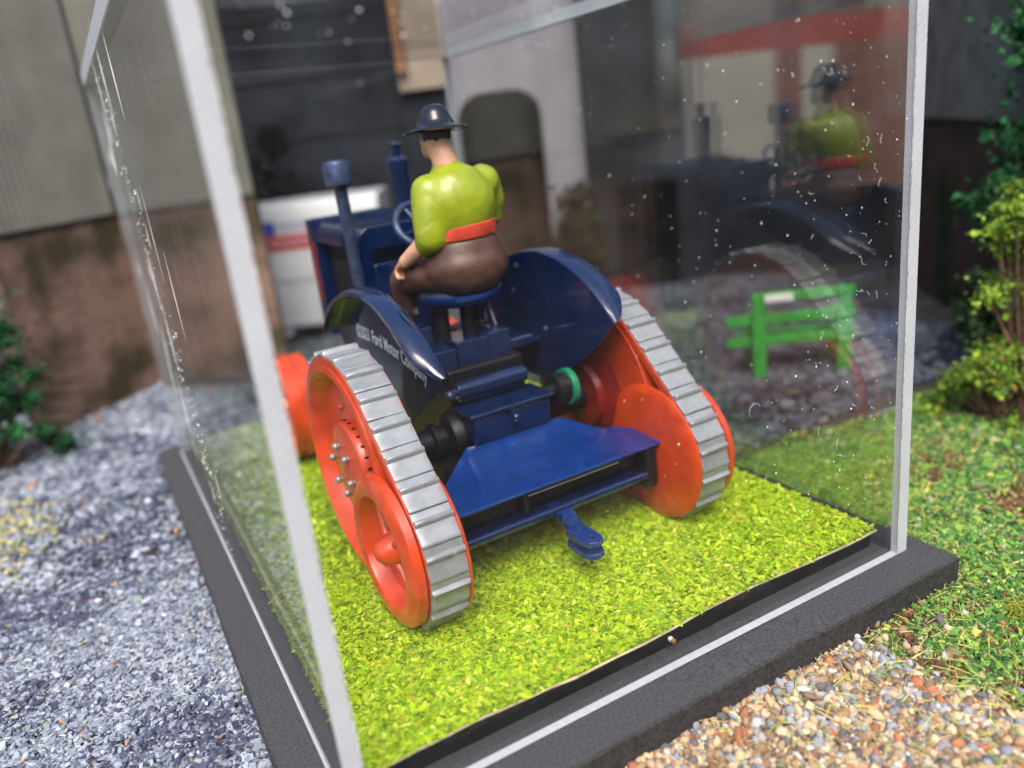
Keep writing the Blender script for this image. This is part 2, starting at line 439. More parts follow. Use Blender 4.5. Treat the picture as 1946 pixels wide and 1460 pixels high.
# mixed pebbles, front right
P = np.concatenate([region(64000, 2.0, 11.2, -7.0, -0.70), region(5000, 8.5, 12.2, -5.5, -0.6), region(1500, 11, 15, -3, 3)])
edge = 9.7 - 0.30*(P[:,1]+1.0) + 1.0*(vnoise(P, 0.7, 12)-0.5)
keep = (P[:,0] < edge) | (rng.uniform(0,1,len(P)) < 0.10)
P = P[keep]
sz = 0.030*np.exp(rng.normal(0.05, 0.58, len(P))); sz = np.clip(sz, 0.011, 0.12)
P[:,2] = GZ + sz*0.6 + rng.uniform(0, 0.09, len(P))
ct = pick([(0.50,0.36,0.20),(0.60,0.50,0.31),(0.32,0.19,0.10),(0.23,0.27,0.34),(0.06,0.075,0.11),(0.46,0.12,0.045),(0.30,0.08,0.04),(0.52,0.53,0.53),(0.20,0.12,0.07),(0.48,0.33,0.23)], [5,5,4,4.5,3,1.1,0.9,2,3,1.2], len(P), 0.2)*0.72 + np.array([0.36,0.29,0.20])*0.24
o = scatter('pebble_gravel', P, 0.8, ICO_V, ICO_F, np.stack([sz*rng.uniform(0.85,1.4,len(P)), sz, sz*rng.uniform(0.4,0.85,len(P))],1), ct, M['pebble'], aspect=0.34)
tag(o, 'mixed buff grey and terracotta pebbles in front of the black base', 'pebbles')

# green and brown flock turf, right
P = np.concatenate([region(85000, 8.8, 19, -5.5, 6.5), region(26000, 12.9, 27, -2, 8)])
dpath = P[:,0] - (9.7 - 0.30*(P[:,1]+1.0) + 1.0*(vnoise(P, 0.7, 12)-0.5))
keep = (dpath > -0.4*rng.uniform(0,1,len(P))**2) & ~((P[:,0] < 12.85) & (P[:,1] > -0.85))
keep &= P[:,1] < 7.2 + 0.9*(vnoise(P,0.6,4)-0.5) - 0.10*(P[:,0]-13)
P = P[keep]
sz = np.exp(rng.normal(0, 0.4, len(P)))*0.034*(1+0.045*np.clip(P[:,0]-12,0,20))
P[:,2] = GZ + rng.uniform(0, 0.10, len(P)) + 0.10*vnoise(P, 0.5, 8)
br = vnoise(P, 0.6, 21)*0.6 + vnoise(P, 2.1, 22)*0.4
isb = rng.uniform(0,1,len(P)) < np.clip((br-0.44)*4.0, 0.08, 0.85)*np.clip(1.3-(P[:,1]+0.5)*0.24, 0.15, 1)
gr = pick([(0.065,0.16,0.04),(0.11,0.25,0.05),(0.18,0.33,0.065),(0.32,0.40,0.08),(0.04,0.11,0.045),(0.26,0.30,0.16)], [4,4,3.4,1.8,2,1.2], len(P))
bn = pick([(0.14,0.075,0.04),(0.09,0.05,0.03),(0.22,0.12,0.06),(0.30,0.22,0.12)], [4,3,2,1], len(P))
ct = np.where(isb[:,None], bn, gr)
od = rng.uniform(0,1,len(P)) < 0.012
ct[od] = pick([(0.6,0.25,0.12),(0.6,0.55,0.42),(0.5,0.45,0.1)], [2,2,2], int(od.sum()))
o = scatter('turf_flock', P, 0.9, OCT_V, OCT_F, np.stack([sz*rng.uniform(0.8,1.8,len(P)), sz, sz*0.8],1), ct, M['flock'], aspect=0.35)
tag(o, 'bright green scenic turf with bare brown patches right of the case', 'turf')
# loose thin fibres
fv = [(-1,-0.5,0),(-1,0.5,0),(0,0.5,0.5),(0,-0.5,0.5),(1,0.5,0.1),(1,-0.5,0.1),(0,0,-0.3)]
ff = [(0,1,2),(0,2,3),(3,2,4),(3,4,5),(1,0,6),(2,1,6),(4,2,6),(5,4,6),(3,5,6),(0,3,6)]
P = np.concatenate([region(900, 8.5, 16, -5, 3), region(260, 5, 11, -4.5, -0.8)])
P = P[~((P[:,0] < 12.9) & (P[:,1] > -0.8))]
P[:,2] = GZ + 0.17 + rng.uniform(0,0.06,len(P))
L_ = rng.uniform(0.08, 0.28, len(P))
o = scatter('grass_fibres', P, 0.35, fv, ff, np.stack([L_, np.full(len(P),0.009), L_*0.18],1), pick([(0.5,0.5,0.12),(0.25,0.42,0.10),(0.55,0.42,0.2)], [3,2,2], len(P)), M['flock'])
tag(o, 'fine straw coloured fibres strewn over pebbles and turf', 'fibres')

# moss tuft
P = rng.normal(0, 1, (1400,3))*np.array([0.16,0.16,0.10]); P[:,2] = np.abs(P[:,2])
P += np.array([12.6,-2.35,GZ+0.12])
L_ = rng.uniform(0.05,0.12,len(P))
o = scatter('moss_tuft', P, 1.0, fv, ff, np.stack([L_, np.full(len(P),0.012), L_*0.3],1), pick([(0.30,0.34,0.05),(0.20,0.26,0.04),(0.4,0.38,0.08)], [3,3,1], len(P)), M['flock'])
tag(o, 'small round olive moss tuft on the turf right of the base', 'moss', kind='thing')

# ------------------------------------------------------------------ display base, case, grass mat
X0, X1, D_, H, T = -0.11, 12.26, 19.43, 12.49, 0.27
OV = 0.83
def rough_slab(x0, x1, y0, y1, z0, z1):
    """foam board whose cut edge wanders a little, with a knocked spot on the front edge"""
    bm_ = MB(); ring = []
    def side(a, b, k, nx, ny):
        for i in range(k):
            t = i/k; j = random.uniform(-0.012, 0.012)
            ring.append((a[0]+(b[0]-a[0])*t + nx*j, a[1]+(b[1]-a[1])*t + ny*j))
    side((x0,y0),(x1,y0),46,0,1); side((x1,y0),(x1,y1),50,1,0); side((x1,y1),(x0,y1),20,0,1); side((x0,y1),(x0,y0),50,1,0)
    n = len(ring); v = []
    for z, ins in ((z0,0.02),(z1-0.05,0.0),(z1,0.035)):
        for x, y in ring:
            cx_, cy_ = (x0+x1)/2, (y0+y1)/2
            dent = max(0, 1-abs(x-8.3)/0.5)*0.10 if (y < y0+0.1 and z > z0+0.2) else 0
            v.append((x-math.copysign(ins,x-cx_)*(abs(x-cx_) > (x1-x0)/2-0.1), y-math.copysign(ins,y-cy_)*(abs(y-cy_) > (y1-y0)/2-0.1)+dent, z-dent*0.5))
    bm_.cur = 1
    bm_.add(v, [(k*n+i, k*n+(i+1)%n, (k+1)*n+(i+1)%n, (k+1)*n+i) for k in range(2) for i in range(n)])
    bm_.cur = 0
    bm_.add(v[2*n:], [tuple(range(n))]); bm_.add(v[:n], [tuple(range(n-1,-1,-1))])
    return bm_
base = rough_slab(-OV, 12+OV, -OV, D_+OV, GZ+0.04, 0.0).build('foam_plinth', [M['foam'], M['foamcut']], ang=30)
tag(base, 'thick black foam board plinth under the clear display case', 'plinth')

case = thing('display_case', 'clear acrylic display box with frosted saw cut edges over the tractor', 'display case', (0,0,0))
def panel(name, x0, x1, y0, y1, z0, z1, frost, clear, label=None):
    b = MB(); b.box(x0,x1,y0,y1,z0,z1)
    # faces: 0 bottom, 1 top, 2 front, 3 right, 4 back, 5 left; the listed ones are saw cut
    b.mi = [1 if i in frost else 0 for i in range(6)]
    o = b.build(name, [clear, M['frost']], case, smooth=False)
    if label: o['label'] = label
    return o
e = 0.004
panel('front_panel', X0+T+e, X1-T-e, 0.004, 0.17, e, H-T-e, (0,1,3,5), M['clear_front'], 'front panel speckled with dust')
panel('back_panel', X0+T+e, X1-T-e, D_-T, D_-0.004, e, H-T-e, (1,3,5), M['clear_front'])
panel('side_panel', X0, X0+T, 0, D_, e, H-T-e, (1,2,4), M['clear_left'], 'scratched left side panel')
panel('side_panel', X1-T, X1, 0, D_, e, H-T-e, (1,2,4), M['clear_right'], 'right side panel mirroring the tractor')
panel('top_panel', X0-0.03, X1+0.03, -0.03, D_+0.03, H-T, H+0.12, (3,5), M['clear_top'])
MB().box(X0-0.02,X0+0.05,0,D_,0.001,0.05).build('floor_bead', M['frost'], case, smooth=False)
for x in (X0+T, X1-T):
    gl = MB()
    s_ = 1 if x < 6 else -1
    for k in range(60):
        z0_, z1_ = e+(H-T-2*e)*k/60, e+(H-T-2*e)*(k+1)/60
        w0, w1 = [0.022+0.003*math.sin(k*0.9+i*0.9+x) for i in (0,1)]
        gl.add([(x+s_*0.006,-0.002,z0_),(x+s_*(0.006+w0),-0.002,z0_),(x+s_*(0.006+w0),-0.002,z1_),(x+s_*0.006,-0.002,z1_)], [(0,1,2,3)])
    gl.build('glue_seam', M['glue'], case)
# dust, lint and scratches lying on the panels
db = MB()
def fleck(c, r, ux, uz, nn, k=6):
    c = Vector(c); a0 = random.uniform(0,6)
    vs = [c + ux*(r*random.uniform(0.6,1.2)*math.cos(a0+2*PI*i/k)) + uz*(r*random.uniform(0.6,1.2)*math.sin(a0+2*PI*i/k)) for i in range(k)] + [c+nn*(r*0.6)]
    db.add(vs, [(i,(i+1)%k,k) for i in range(k)] + [tuple(range(k-1,-1,-1))])
def hair(c, L, ux, uz, nn, w=0.007):
    c = Vector(c); a = random.uniform(0,2*PI); pts = [c+nn*0.012]
    for i in range(7):
        a += random.gauss(0, 0.55); pts.append(pts[-1] + (ux*math.cos(a)+uz*math.sin(a))*L/7)
    db.tube(pts, w, 4)
X_, Y_, Z_ = Vector((1,0,0)), Vector((0,1,0)), Vector((0,0,1))
for i in range(300):
    x = 11.8 - abs(random.gauss(0, 2.6)); z = random.uniform(1.0, 12)
    if x < 0.4: continue
    fleck((x,-0.003,z), abs(random.gauss(0,0.008))+0.004, X_, Z_, -Y_)
for i in range(30): hair((11.5-abs(random.gauss(0,1.5)),-0.003,random.uniform(2,10)), random.uniform(0.06,0.28), X_, Z_, -Y_, 0.0024)
for i in range(90): fleck((random.uniform(0.5,5),-0.003,11.2+abs(random.gauss(0,0.5))*random.choice((-0.6,1))), abs(random.gauss(0,0.010))+0.005, X_, Z_, -Y_)
for i in range(110): fleck((X1-T-0.003,random.uniform(4,17),random.uniform(3,12)), abs(random.gauss(0,0.010))+0.007, Y_, Z_, -X_)
for i in range(40): fleck((random.uniform(1,11),T+0.003,random.uniform(1,11)), abs(random.gauss(0,0.009))+0.005, X_, Z_, Y_)
for i in range(26):      # scratches on the left panel
    y = random.gauss(11.5, 2.4); z = random.uniform(1, 11.0); L = random.uniform(0.3, 2.2)
    db.tube([(X0-0.003,y+random.uniform(-.02,.02),z),(X0-0.006,y+0.02*L,z+L*0.5),(X0-0.003,y+0.03*L,z+L)], [0.001,random.uniform(0.003,0.008),0.001], 4)
for i in range(380):
    z = random.uniform(0.5,11.8); y = 9.5+0.25*z+random.gauss(0,0.8)
    fleck((X0-0.003,y,z), abs(random.gauss(0,0.012))+0.006, Y_, Z_, -X_)
d_o = db.build('dust', M['dust'], case, smooth=False); d_o['kind'] = 'stuff'

MX0, MX1, MY0, MY1, MZ = 0.20, 11.86, 0.55, 19.08, 0.46
gm = thing('grass_mat', 'lime green flaked grass mat on a black board inside the case', 'grass mat', (0,0,0))
fr = [(MX0+(MX1-MX0)*i/24, MY0-0.10+0.055*math.sin(i*0.5)+random.uniform(-0.018,0.018)) for i in range(25)]
poly = fr + [(MX1,MY1),(MX0,MY1)]
MB().box(MX0+0.01,MX1-0.01,MY0+0.02,MY1,0.005,MZ-0.03).build('board', M['glossblack'], gm, bevel=0.01)
MB().prism(poly,'z',MZ-0.026,MZ).build('paper_backing', [M['paper']], gm, smooth=False)
MB().prism([(x, y+0.03) for x,y in fr]+[(MX1-.02,MY1),(MX0+.02,MY1)],'z',MZ+0.002,MZ+0.012).build('backing_sheet', M['matgreen'], gm, smooth=False)
P = np.concatenate([region(46000, MX0, MX1, MY0-0.08, 6.0), region(36000, MX0, MX1, 6.0, MY1)])
fy = np.interp(P[:,0], [q[0] for q in fr], [q[1] for q in fr])
P = P[P[:,1] > fy+0.03]
P[:,2] = MZ + 0.016 + rng.uniform(0,0.024,len(P))
L_ = np.clip(np.exp(rng.normal(0,0.36,len(P))), 0.4, 1.8)*0.078
ct = pick([(0.28,0.41,0.012),(0.21,0.35,0.012),(0.37,0.47,0.018),(0.15,0.27,0.010),(0.47,0.53,0.07),(0.34,0.27,0.03),(0.085,0.16,0.010)], [5,4.5,4,2.4,1.6,0.5,0.7], len(P), 0.14)*1.2
o = scatter('grass_flakes', P, 0.30, FLK_V, FLK_F, np.stack([L_, L_*rng.uniform(0.24,0.48,len(P)), L_*0.20],1), ct, M['chip'], gm, aspect=0.2)

pin = thing('brass_tipped_pin', 'tiny white pin with a brass tip poking from the black mat board', 'pin', (6.2,0.57,0.24))
MB().cyl((0,0,0),(0,-0.08,0),0.015,n=10).build('shank', M['steel'], pin)
MB().cyl((0,-0.08,0),(0,-0.16,-0.005),0.05,n=16).build('sleeve', M['pinwhite'], pin, bevel=0.008)
MB().lathe([(0.0,-0.002),(0.04,0),(0.055,0.02),(0.055,0.05),(0.035,0.07),(0.0,0.08)],(0,-0.16,-0.005),(0,-1,0),16).build('tip', M['brass'], pin)

# ------------------------------------------------------------------ tractor
TZ = 0.52
tr = thing('toy_tractor', 'navy blue model crawler tractor with orange wheels and silver tracks on the grass mat', 'tractor', (6.018,3.999,TZ), 0.0276)
def z(v): return v - TZ                              # heights below are above the base board
def L(mb): mb.v = [(a,b,c-TZ) for a,b,c in mb.v]; return mb
def part(name, mb, m, parent=tr, bevel=0.0, label=None, **kw):
    o = L(mb).build(name, m, parent, bevel, **kw)
    if label: o['label'] = label
    return o

BW = (2.30, 3.03, 2.50)      # drive wheel: along, height, radius
IW = (0.0, 2.09, 1.57)       # idler
def hull(off, n=120):
    """closed outline of the track round the two wheels, offset by off"""
    (y1,z1,r1),(y0,z0,r0) = (BW[0],BW[1],BW[2]+off),(IW[0],IW[1],IW[2]+off)
    d = math.hypot(y1-y0,z1-z0); base_a = math.atan2(z1-z0,y1-y0); off_a = math.acos((r0-r1)/d)
    pts = []
    a0, a1 = base_a-off_a, base_a+off_a
    arc = []
    k = 70
    for i in range(k+1): t = a0+(a1-a0)*i/k; arc.append((y1+r1*math.cos(t), z1+r1*math.sin(t)))
    for i in range(1,25): 
        t = i/25; q0 = arc[k]; q1 = (y0+r0*math.cos(a1), z0+r0*math.sin(a1)); arc.append((q0[0]+(q1[0]-q0[0])*t, q0[1]+(q1[1]-q0[1])*t))
    for i in range(51): t = a1+(2*PI-(a1-a0))*i/50; arc.append((y0+r0*math.cos(t), z0+r0*math.sin(t)))
    for i in range(1,25):
        t = i/25; q0 = (y0+r0*math.cos(a0), z0+r0*math.sin(a0)); q1 = arc[0]; arc.append((q0[0]+(q1[0]-q0[0])*t, q0[1]+(q1[1]-q0[1])*t))
    return arc
def resample(pts, n):
    P = np.array(pts+[pts[0]]); s = np.concatenate([[0],np.cumsum(np.hypot(*np.diff(P,axis=0).T))])
    t = np.linspace(0,s[-1],n,endpoint=False)
    return np.stack([np.interp(t,s,P[:,0]),np.interp(t,s,P[:,1])],1), s[-1]
NPAD = 27
for sg in (-1, 1):
    u0, u1 = sg*2.84, sg*3.66
    outer, inner = hull(-0.04), hull(-0.20)
    A, _ = resample(outer, 150); B, _ = resample(inner, 150)
    b = MB(); n = 150; vs = []
    for i in range(n):
        j1, j2 = random.uniform(-0.015,0.015), random.uniform(-0.015,0.015)
        vs += [(u0,A[i][0],A[i][1]+j1),(u1,A[i][0],A[i][1]+j2),(u1,B[i][0],B[i][1]),(u0,B[i][0],B[i][1])]
    fs = []
    for i in range(n):
        a, c = 4*i, 4*((i+1)%n)
        fs += [(a+k,a+(k+1)%4,c+(k+1)%4,c+k) for k in range(4)]
    b.add(vs, fs)
    track = part('crawler_track', b, M['orange'])
    # pads: one mesh shared by all, each an object of its own
    Cn, Lt = resample(hull(-0.035), NPAD)
    pl = Lt/NPAD
    pm = MB()
    h = pl/2
    prof = [(-h*1.0,0.0),(-h*1.0,0.045),(-h*0.93,0.062),(-h*0.80,0.058),(-h*0.45,0.048),(-h*0.05,0.042),(h*0.14,0.045),(h*0.22,0.10),(h*0.31,0.132),(h*0.42,0.13),(h*0.50,0.09),(h*0.55,0.045),(h*0.80,0.035),(h*0.97,0.03),(h*1.0,0.0)]
    hw = 0.385
    vs, m_ = [], len(prof)
    cols = [(-hw,0.85),(-hw+0.03,1.0),(-hw*0.5,1.0),(0,1.0),(hw*0.5,1.0),(hw-0.03,1.0),(hw,0.85)]
    for x, k in cols:
        vs += [(x, q[0], q[1]*k + (random.uniform(-.004,.004) if 0<i<m_-1 else 0)) for i, q in enumerate(prof)]
    fs = [(c*m_+i, c*m_+i+1, (c+1)*m_+i+1, (c+1)*m_+i) for c in range(len(cols)-1) for i in range(m_-1)]
    fs += [tuple(range(m_)), tuple(range((len(cols)-1)*m_+m_-1, (len(cols)-1)*m_-1, -1))]
    fs += [((c+1)*m_, c*m_, c*m_+m_-1, (c+1)*m_+m_-1) for c in range(len(cols)-1)]
    pm.add(vs, fs)
    pme = pm.mesh('track_pad', M['silver'], ang=50)
    for i in range(NPAD):
        p, q = Cn[i], Cn[(i+1)%NPAD]
        mid = ((p[0]+q[0])/2, (p[1]+q[1])/2); dy, dz = q[0]-p[0], q[1]-p[1]; ln = math.hypot(dy,dz)
        tdir = Vector((0,dy/ln,dz/ln)); ndir = Vector((0,dz/ln,-dy/ln))
        po = bpy.data.objects.new('track_pad', pme); COL.objects.link(po); po.parent = track
        mm = Matrix.Identity(4); xa = Vector((1,0,0)) 
        # keep right-handed: x, tdir, ndir
        if xa.cross(tdir).dot(ndir) < 0: tdir = -tdir
        for k in range(3): mm[k][0], mm[k][1], mm[k][2] = xa[k], tdir[k], ndir[k]
        # sag between the hull chord and the arc
        mm[0][3], mm[1][3], mm[2][3] = sg*3.25, mid[0]+ndir.y*0.012, mid[1]+ndir.z*0.012-TZ
        po.matrix_local = mm @ Matrix.Rotation(random.uniform(-0.018,0.018),4,'Z') @ Matrix.Rotation(random.uniform(-0.02,0.02),4,'X') @ Matrix.Diagonal((random.uniform(0.985,1.01), ln/pl, random.uniform(0.9,1.12), 1))
    # drive wheel (dished outside, drum inside)
    ax = (sg,0,0); cy, cz, r = BW[0], BW[1], BW[2]-0.21
    dw = part('drive_wheel', MB().lathe([(r,2.86),(r,3.70),(r-0.13,3.72),(r-0.20,3.66),(r-0.36,3.34),(0.95,3.28),(0.0,3.28),(0.0,3.10),(0.9,3.0),(r-0.12,2.98),(r-0.03,2.82),(r,2.84)], (0,cy,cz), ax, 64), M['orange'])
    hb = part('hub_disc', MB().lathe([(1.02,3.26),(1.02,3.52),(0.96,3.60),(0.5,3.70),(0.0,3.72)], (0,cy,cz), ax, 40), M['orange'], dw)
    # slotted ring of the hub and the studs
    sl = MB()
    for i in range(26):
        t = 2*PI*i/26; sl.cyl((sg*3.50,cy+1.015*math.cos(t),cz+1.015*math.sin(t)),(sg*3.42,cy+1.015*math.cos(t),cz+1.015*math.sin(t)),0.026,n=8)
    part('hub_slots', sl, M['black'], dw)['kind'] = 'stuff'
    for i in range(6):
        t = 2*PI*i/6+0.3; c0 = (cy+0.52*math.cos(t), cz+0.52*math.sin(t))
        part('stud', MB().cyl((sg*3.66,*c0),(sg*3.76,*c0),0.06,n=10).ball((sg*3.77,*c0),0.085,10,6), M['bolt'], dw)
    for i in range(8):
        t = 2*PI*i/8+0.2; c0 = (cy+1.35*math.cos(t), cz+1.35*math.sin(t))
        part('rivet', MB().ball((sg*3.32,*c0),0.08,8,6), M['orange'], dw)
    part('drum', MB().lathe([(0.55,2.46),(0.80,2.48),(0.82,2.56),(0.78,2.58),(0.80,2.66),(0.95,2.70),(1.5,2.96),(0.6,2.97)], (0,cy,cz), ax, 40), M['red'], dw)
    # idler: smooth disc inside, dished wheel outside
    r = IW[2]; cy, cz = IW[0], IW[1]
    iw = part('idler_wheel', MB().lathe([(0.0,3.62),(0.98,3.62),(1.06,3.72),(1.14,3.93),(1.22,3.97),(1.34,3.97),(r-0.05,3.86),(r-0.03,3.70),(r-0.1,3.68),(1.0,3.60),(0.0,3.60)], (0,cy,cz), ax, 56), M['orange'])
    part('inner_flange', MB().lathe([(0.0,2.70),(0.7,2.71),(1.35,2.75),(r+0.0,2.79),(r+0.03,2.82),(r+0.0,2.85),(0.0,2.86)], (0,cy,cz), ax, 64), M['orange'], iw)
    part('hub', MB().lathe([(0.42,3.60),(0.34,3.72),(0.29,3.84),(0.22,3.98),(0.12,4.06),(0.0,4.08)], (0,cy,cz), ax, 24), M['orange'], iw)
    for i in range(4):
        t = 2*PI*i/4+0.9
        d = (math.cos(t), math.sin(t))
        part('rib', MB().tube([(sg*3.72,cy+0.25*d[0],cz+0.25*d[1]),(sg*3.66,cy+0.95*d[0],cz+0.95*d[1])],[0.09,0.05],8), M['orange'], iw)

# fenders
FC = (3.30, 2.40)
def fender(sg, ub, FC, Ri, wf, end):
    b = MB()
    a0, a1, k = R(90+end), R(90-48), 44        # from the rear tip round to the front
    cs = [(0.0,0.0),(0.05,0.03),(0.14,0.05),(0.27,0.045),(0.40,0.02),(0.48,-0.03),(0.505,-0.09)]
    th = 0.045
    rows = []
    for i in range(k+1):
        t = i/k; a = a0+(a1-a0)*t
        wid = min(1, (0.05+t*9)**0.5) if t < 0.10 else 1.0
        row = []
        for (du, dr) in cs: row.append((sg*(ub+du*wid*wf), FC[0]-0+(Ri+dr)*math.cos(a)*1.0, FC[1]+(Ri+dr)*math.sin(a)))
        for (du, dr) in reversed(cs): row.append((sg*(ub+du*wid*wf), FC[0]+(Ri+dr-th)*math.cos(a), FC[1]+(Ri+dr-th)*math.sin(a)))
        rows.append(row)
    m_ = len(rows[0]); vs = [p for r_ in rows for p in r_]
    fs = [(i*m_+j, i*m_+(j+1)%m_, (i+1)*m_+(j+1)%m_, (i+1)*m_+j) for i in range(k) for j in range(m_)]
    fs += [tuple(range(m_)), tuple(range(k*m_+m_-1, k*m_-1, -1))]
    b.add(vs, fs)
    pl_ = [(FC[0]+(Ri-0.01)*math.cos(a0+(a1-a0)*i/k), FC[1]+(Ri-0.01)*math.sin(a0+(a1-a0)*i/k)) for i in range(k+1)]
    pl_ += [(5.9,4.3),(4.6,3.40),(2.6,3.45),(0.62,4.72)]
    b.prism(pl_, 'x', sg*(ub-0.015), sg*(ub+0.035))
    return part('fender', b, M['navy'], ang=30)
fl = fender(-1, 2.0, FC, 4.14, 1.0, 49.5); fl['label'] = 'left fender printed with white copyright lettering'
fender(1, 2.02, (3.0,2.68), 3.96, 1.28, 48.5)
# white print on the left fender
fc = bpy.data.curves.new('lettering', 'FONT')
fc.body = "\u00a92021 Ford Motor Company"
fc.offset = 0.010; fc.size = 0.44; fc.extrude = 0.0; fc.space_character = 1.06
to = bpy.data.objects.new('lettering_source', fc); COL.objects.link(to)
bpy.context.view_layer.update()
tme = bpy.data.meshes.new_from_object(to.evaluated_get(bpy.context.evaluated_depsgraph_get()))
bpy.data.objects.remove(to)
txt = bpy.data.objects.new('lettering', tme); COL.objects.link(txt); tme.materials.append(M['white_ink'])
txt.parent = fl
wd = max(v.co.x for v in tme.vertices)
for v in tme.vertices:
    k = v.co.x/wd; v.co = (v.co.x*0.70, v.co.y - 0.28*(k-0.5)**2*2 + 0.07, 0)
# text runs rearward (towards the camera) along the plate
t0, t1 = Vector((4.92,5.24)), Vector((1.70,4.92))
td = (t1-t0).normalized()
mm = Matrix.Identity(4)
xa, ya = Vector((0,td.x,td.y)), Vector((0,td.y,-td.x))
if ya.z < 0: ya = -ya
za = xa.cross(ya)
for k in range(3): mm[k][0], mm[k][1], mm[k][2] = xa[k], ya[k], za[k]
mm[0][3], mm[1][3], mm[2][3] = -2.041, t0.x, t0.y-TZ
txt.matrix_local = mm

# rear platform
b = MB()
pp = [(-2.64,-0.42,2.48),(2.72,-0.42,2.48),(2.98,0.35,2.52),(2.45,0.90,2.58),(2.15,0.95,2.60),(1.28,1.42,3.02),(-1.22,1.42,3.02),(-2.15,0.80,2.56),(-2.64,0.75,2.52)]
kink = [(-2.15,0.80,2.56),(2.15,0.95,2.60)]
th_ = 0.07
top = pp
vs = [p for p in top] + [(x,y,q-th_) for x,y,q in top]
n = len(pp)
b.add(vs, [(0,1,2,3,4,7,8),(4,5,6,7),(n+8,n+7,n+4,n+3,n+2,n+1,n),(n+7,n+6,n+5,n+4)] + [(i,n+i,n+(i+1)%n,(i+1)%n) for i in range(n)])
dp = part('rear_platform', b, M['blue'], bevel=0.025)
part('skirt', MB().box(-2.5,2.60,-0.05,0.03,1.95,2.44).box(-0.9,-0.8,-0.36,-0.03,2.0,2.4), M['black'], dp, bevel=0.015)
part('cross_rod', MB().cyl((-2.6,-0.28,1.74),(2.6,-0.28,1.74),0.11,n=18).box(-2.6,2.6,-0.16,0.2,1.55,1.72), M['navy'], dp)
part('thin_rod', MB().cyl((-0.75,-0.30,2.3),(1.6,-0.30,2.3),0.02,n=10), M['bolt'], dp)
part('end_block', MB().box(2.30,2.62,-0.40,0.3,1.42,2.42), M['black'], dp, bevel=0.09, segs=3)
part('end_block', MB().box(-2.62,-2.30,-0.40,0.3,1.42,2.42), M['black'], dp, bevel=0.09, segs=3)
part('under_frame', MB().box(-2.4,2.4,0.2,1.6,1.6,2.3).box(-1.2,1.2,1.4,3.2,1.2,2.6), M['black'])
# hitch
hz = 1.42
hb_ = MB()
hb_.box(-0.17,0.17,-0.62,0.1,1.55,1.74).box(-0.155,0.155,-0.85,-0.55,1.42,1.62)
hitch = part('hitch', hb_, M['blue'], bevel=0.02)
def tine(z0, z1):
    poly = [(-0.22,-0.75),(-0.17,-0.70),(0.17,-0.70),(0.22,-0.75),(0.24,-1.36),(0.17,-1.53),(0.0,-1.60),(-0.17,-1.53),(-0.24,-1.36)]
    t = MB(); n = len(poly); hn = 12; hr = 0.085; hc = (0.0,-1.34)
    hole = [(hc[0]+hr*math.cos(2*PI*i/hn), hc[1]+hr*math.sin(2*PI*i/hn)) for i in range(hn)]
    bmx = bmesh.new()
    ov = [bmx.verts.new((x,y,z1)) for x,y in poly]; hv = [bmx.verts.new((x,y,z1)) for x,y in hole]
    oe = [bmx.edges.new((ov[i],ov[(i+1)%n])) for i in range(n)]; he = [bmx.edges.new((hv[i],hv[(i+1)%hn])) for i in range(hn)]
    bmesh.ops.triangle_fill(bmx, edges=oe+he, use_beauty=True)
    fs = [f for f in bmx.faces if (f.calc_center_median()-Vector((hc[0],hc[1],z1))).length > hr*0.7]
    for f in list(bmx.faces):
        if f not in fs: bmx.faces.remove(f)
    ret = bmesh.ops.extrude_face_region(bmx, geom=list(bmx.faces))
    for v in [g_ for g_ in ret['geom'] if isinstance(g_, bmesh.types.BMVert)]: v.co.z = z0
    bmx.verts.index_update()
    t.add([tuple(v.co) for v in bmx.verts], [tuple(v.index for v in f.verts) for f in bmx.faces])
    bmx.free()
    return t
part('tine', tine(1.35,1.48), M['blue'], hitch, bevel=0.018)
part('tine', tine(1.08,1.21), M['blue'], hitch, bevel=0.018)
part('tine_web', MB().box(-0.17,0.17,-1.0,-0.72,1.19,1.37), M['navy'], hitch, bevel=0.01)
part('tine_bolt', MB().cyl((0,-0.92,1.45),(0,-0.92,1.49),0.05,n=12), M['steel'], hitch)

# toolbox on the platform
tb = part('toolbox', MB().hexa([(-1.02,1.33,2.99),(1.0,1.33,2.99),(1.0,2.15,2.99),(-1.02,2.15,2.99),(-1.02,1.27,3.66),(1.0,1.27,3.66),(1.0,2.2,3.66),(-1.02,2.2,3.66)]), M['navy'], bevel=0.07, segs=3)
part('lid', MB().box(-1.10,1.06,1.19,2.26,3.66,3.75), M['navy'], tb, bevel=0.05, segs=3)
part('latch', MB().cyl((-0.05,1.30,3.52),(-0.05,1.13,3.50),0.055,n=12).ball((-0.05,1.10,3.48),0.10,14,9).box(-0.10,0.0,1.20,1.30,3.56,3.78), M['navy'], tb)
part('box_feet', MB().box(-0.9,0.9,1.5,2.1,2.6,3.0), M['black'], tb)
part('hydraulic_roll', MB().cyl((-0.98,2.05,4.10),(0.82,2.05,4.10),0.20,n=28).box(-0.9,0.75,2.0,2.9,3.8,4.18), M['navy'], bevel=0.03)
part('roll_knob', MB().cyl((-0.98,2.05,4.08),(-1.12,2.0,4.06),0.08,n=12).ball((-1.15,2.0,4.06),0.12,12,8), M['steel'])
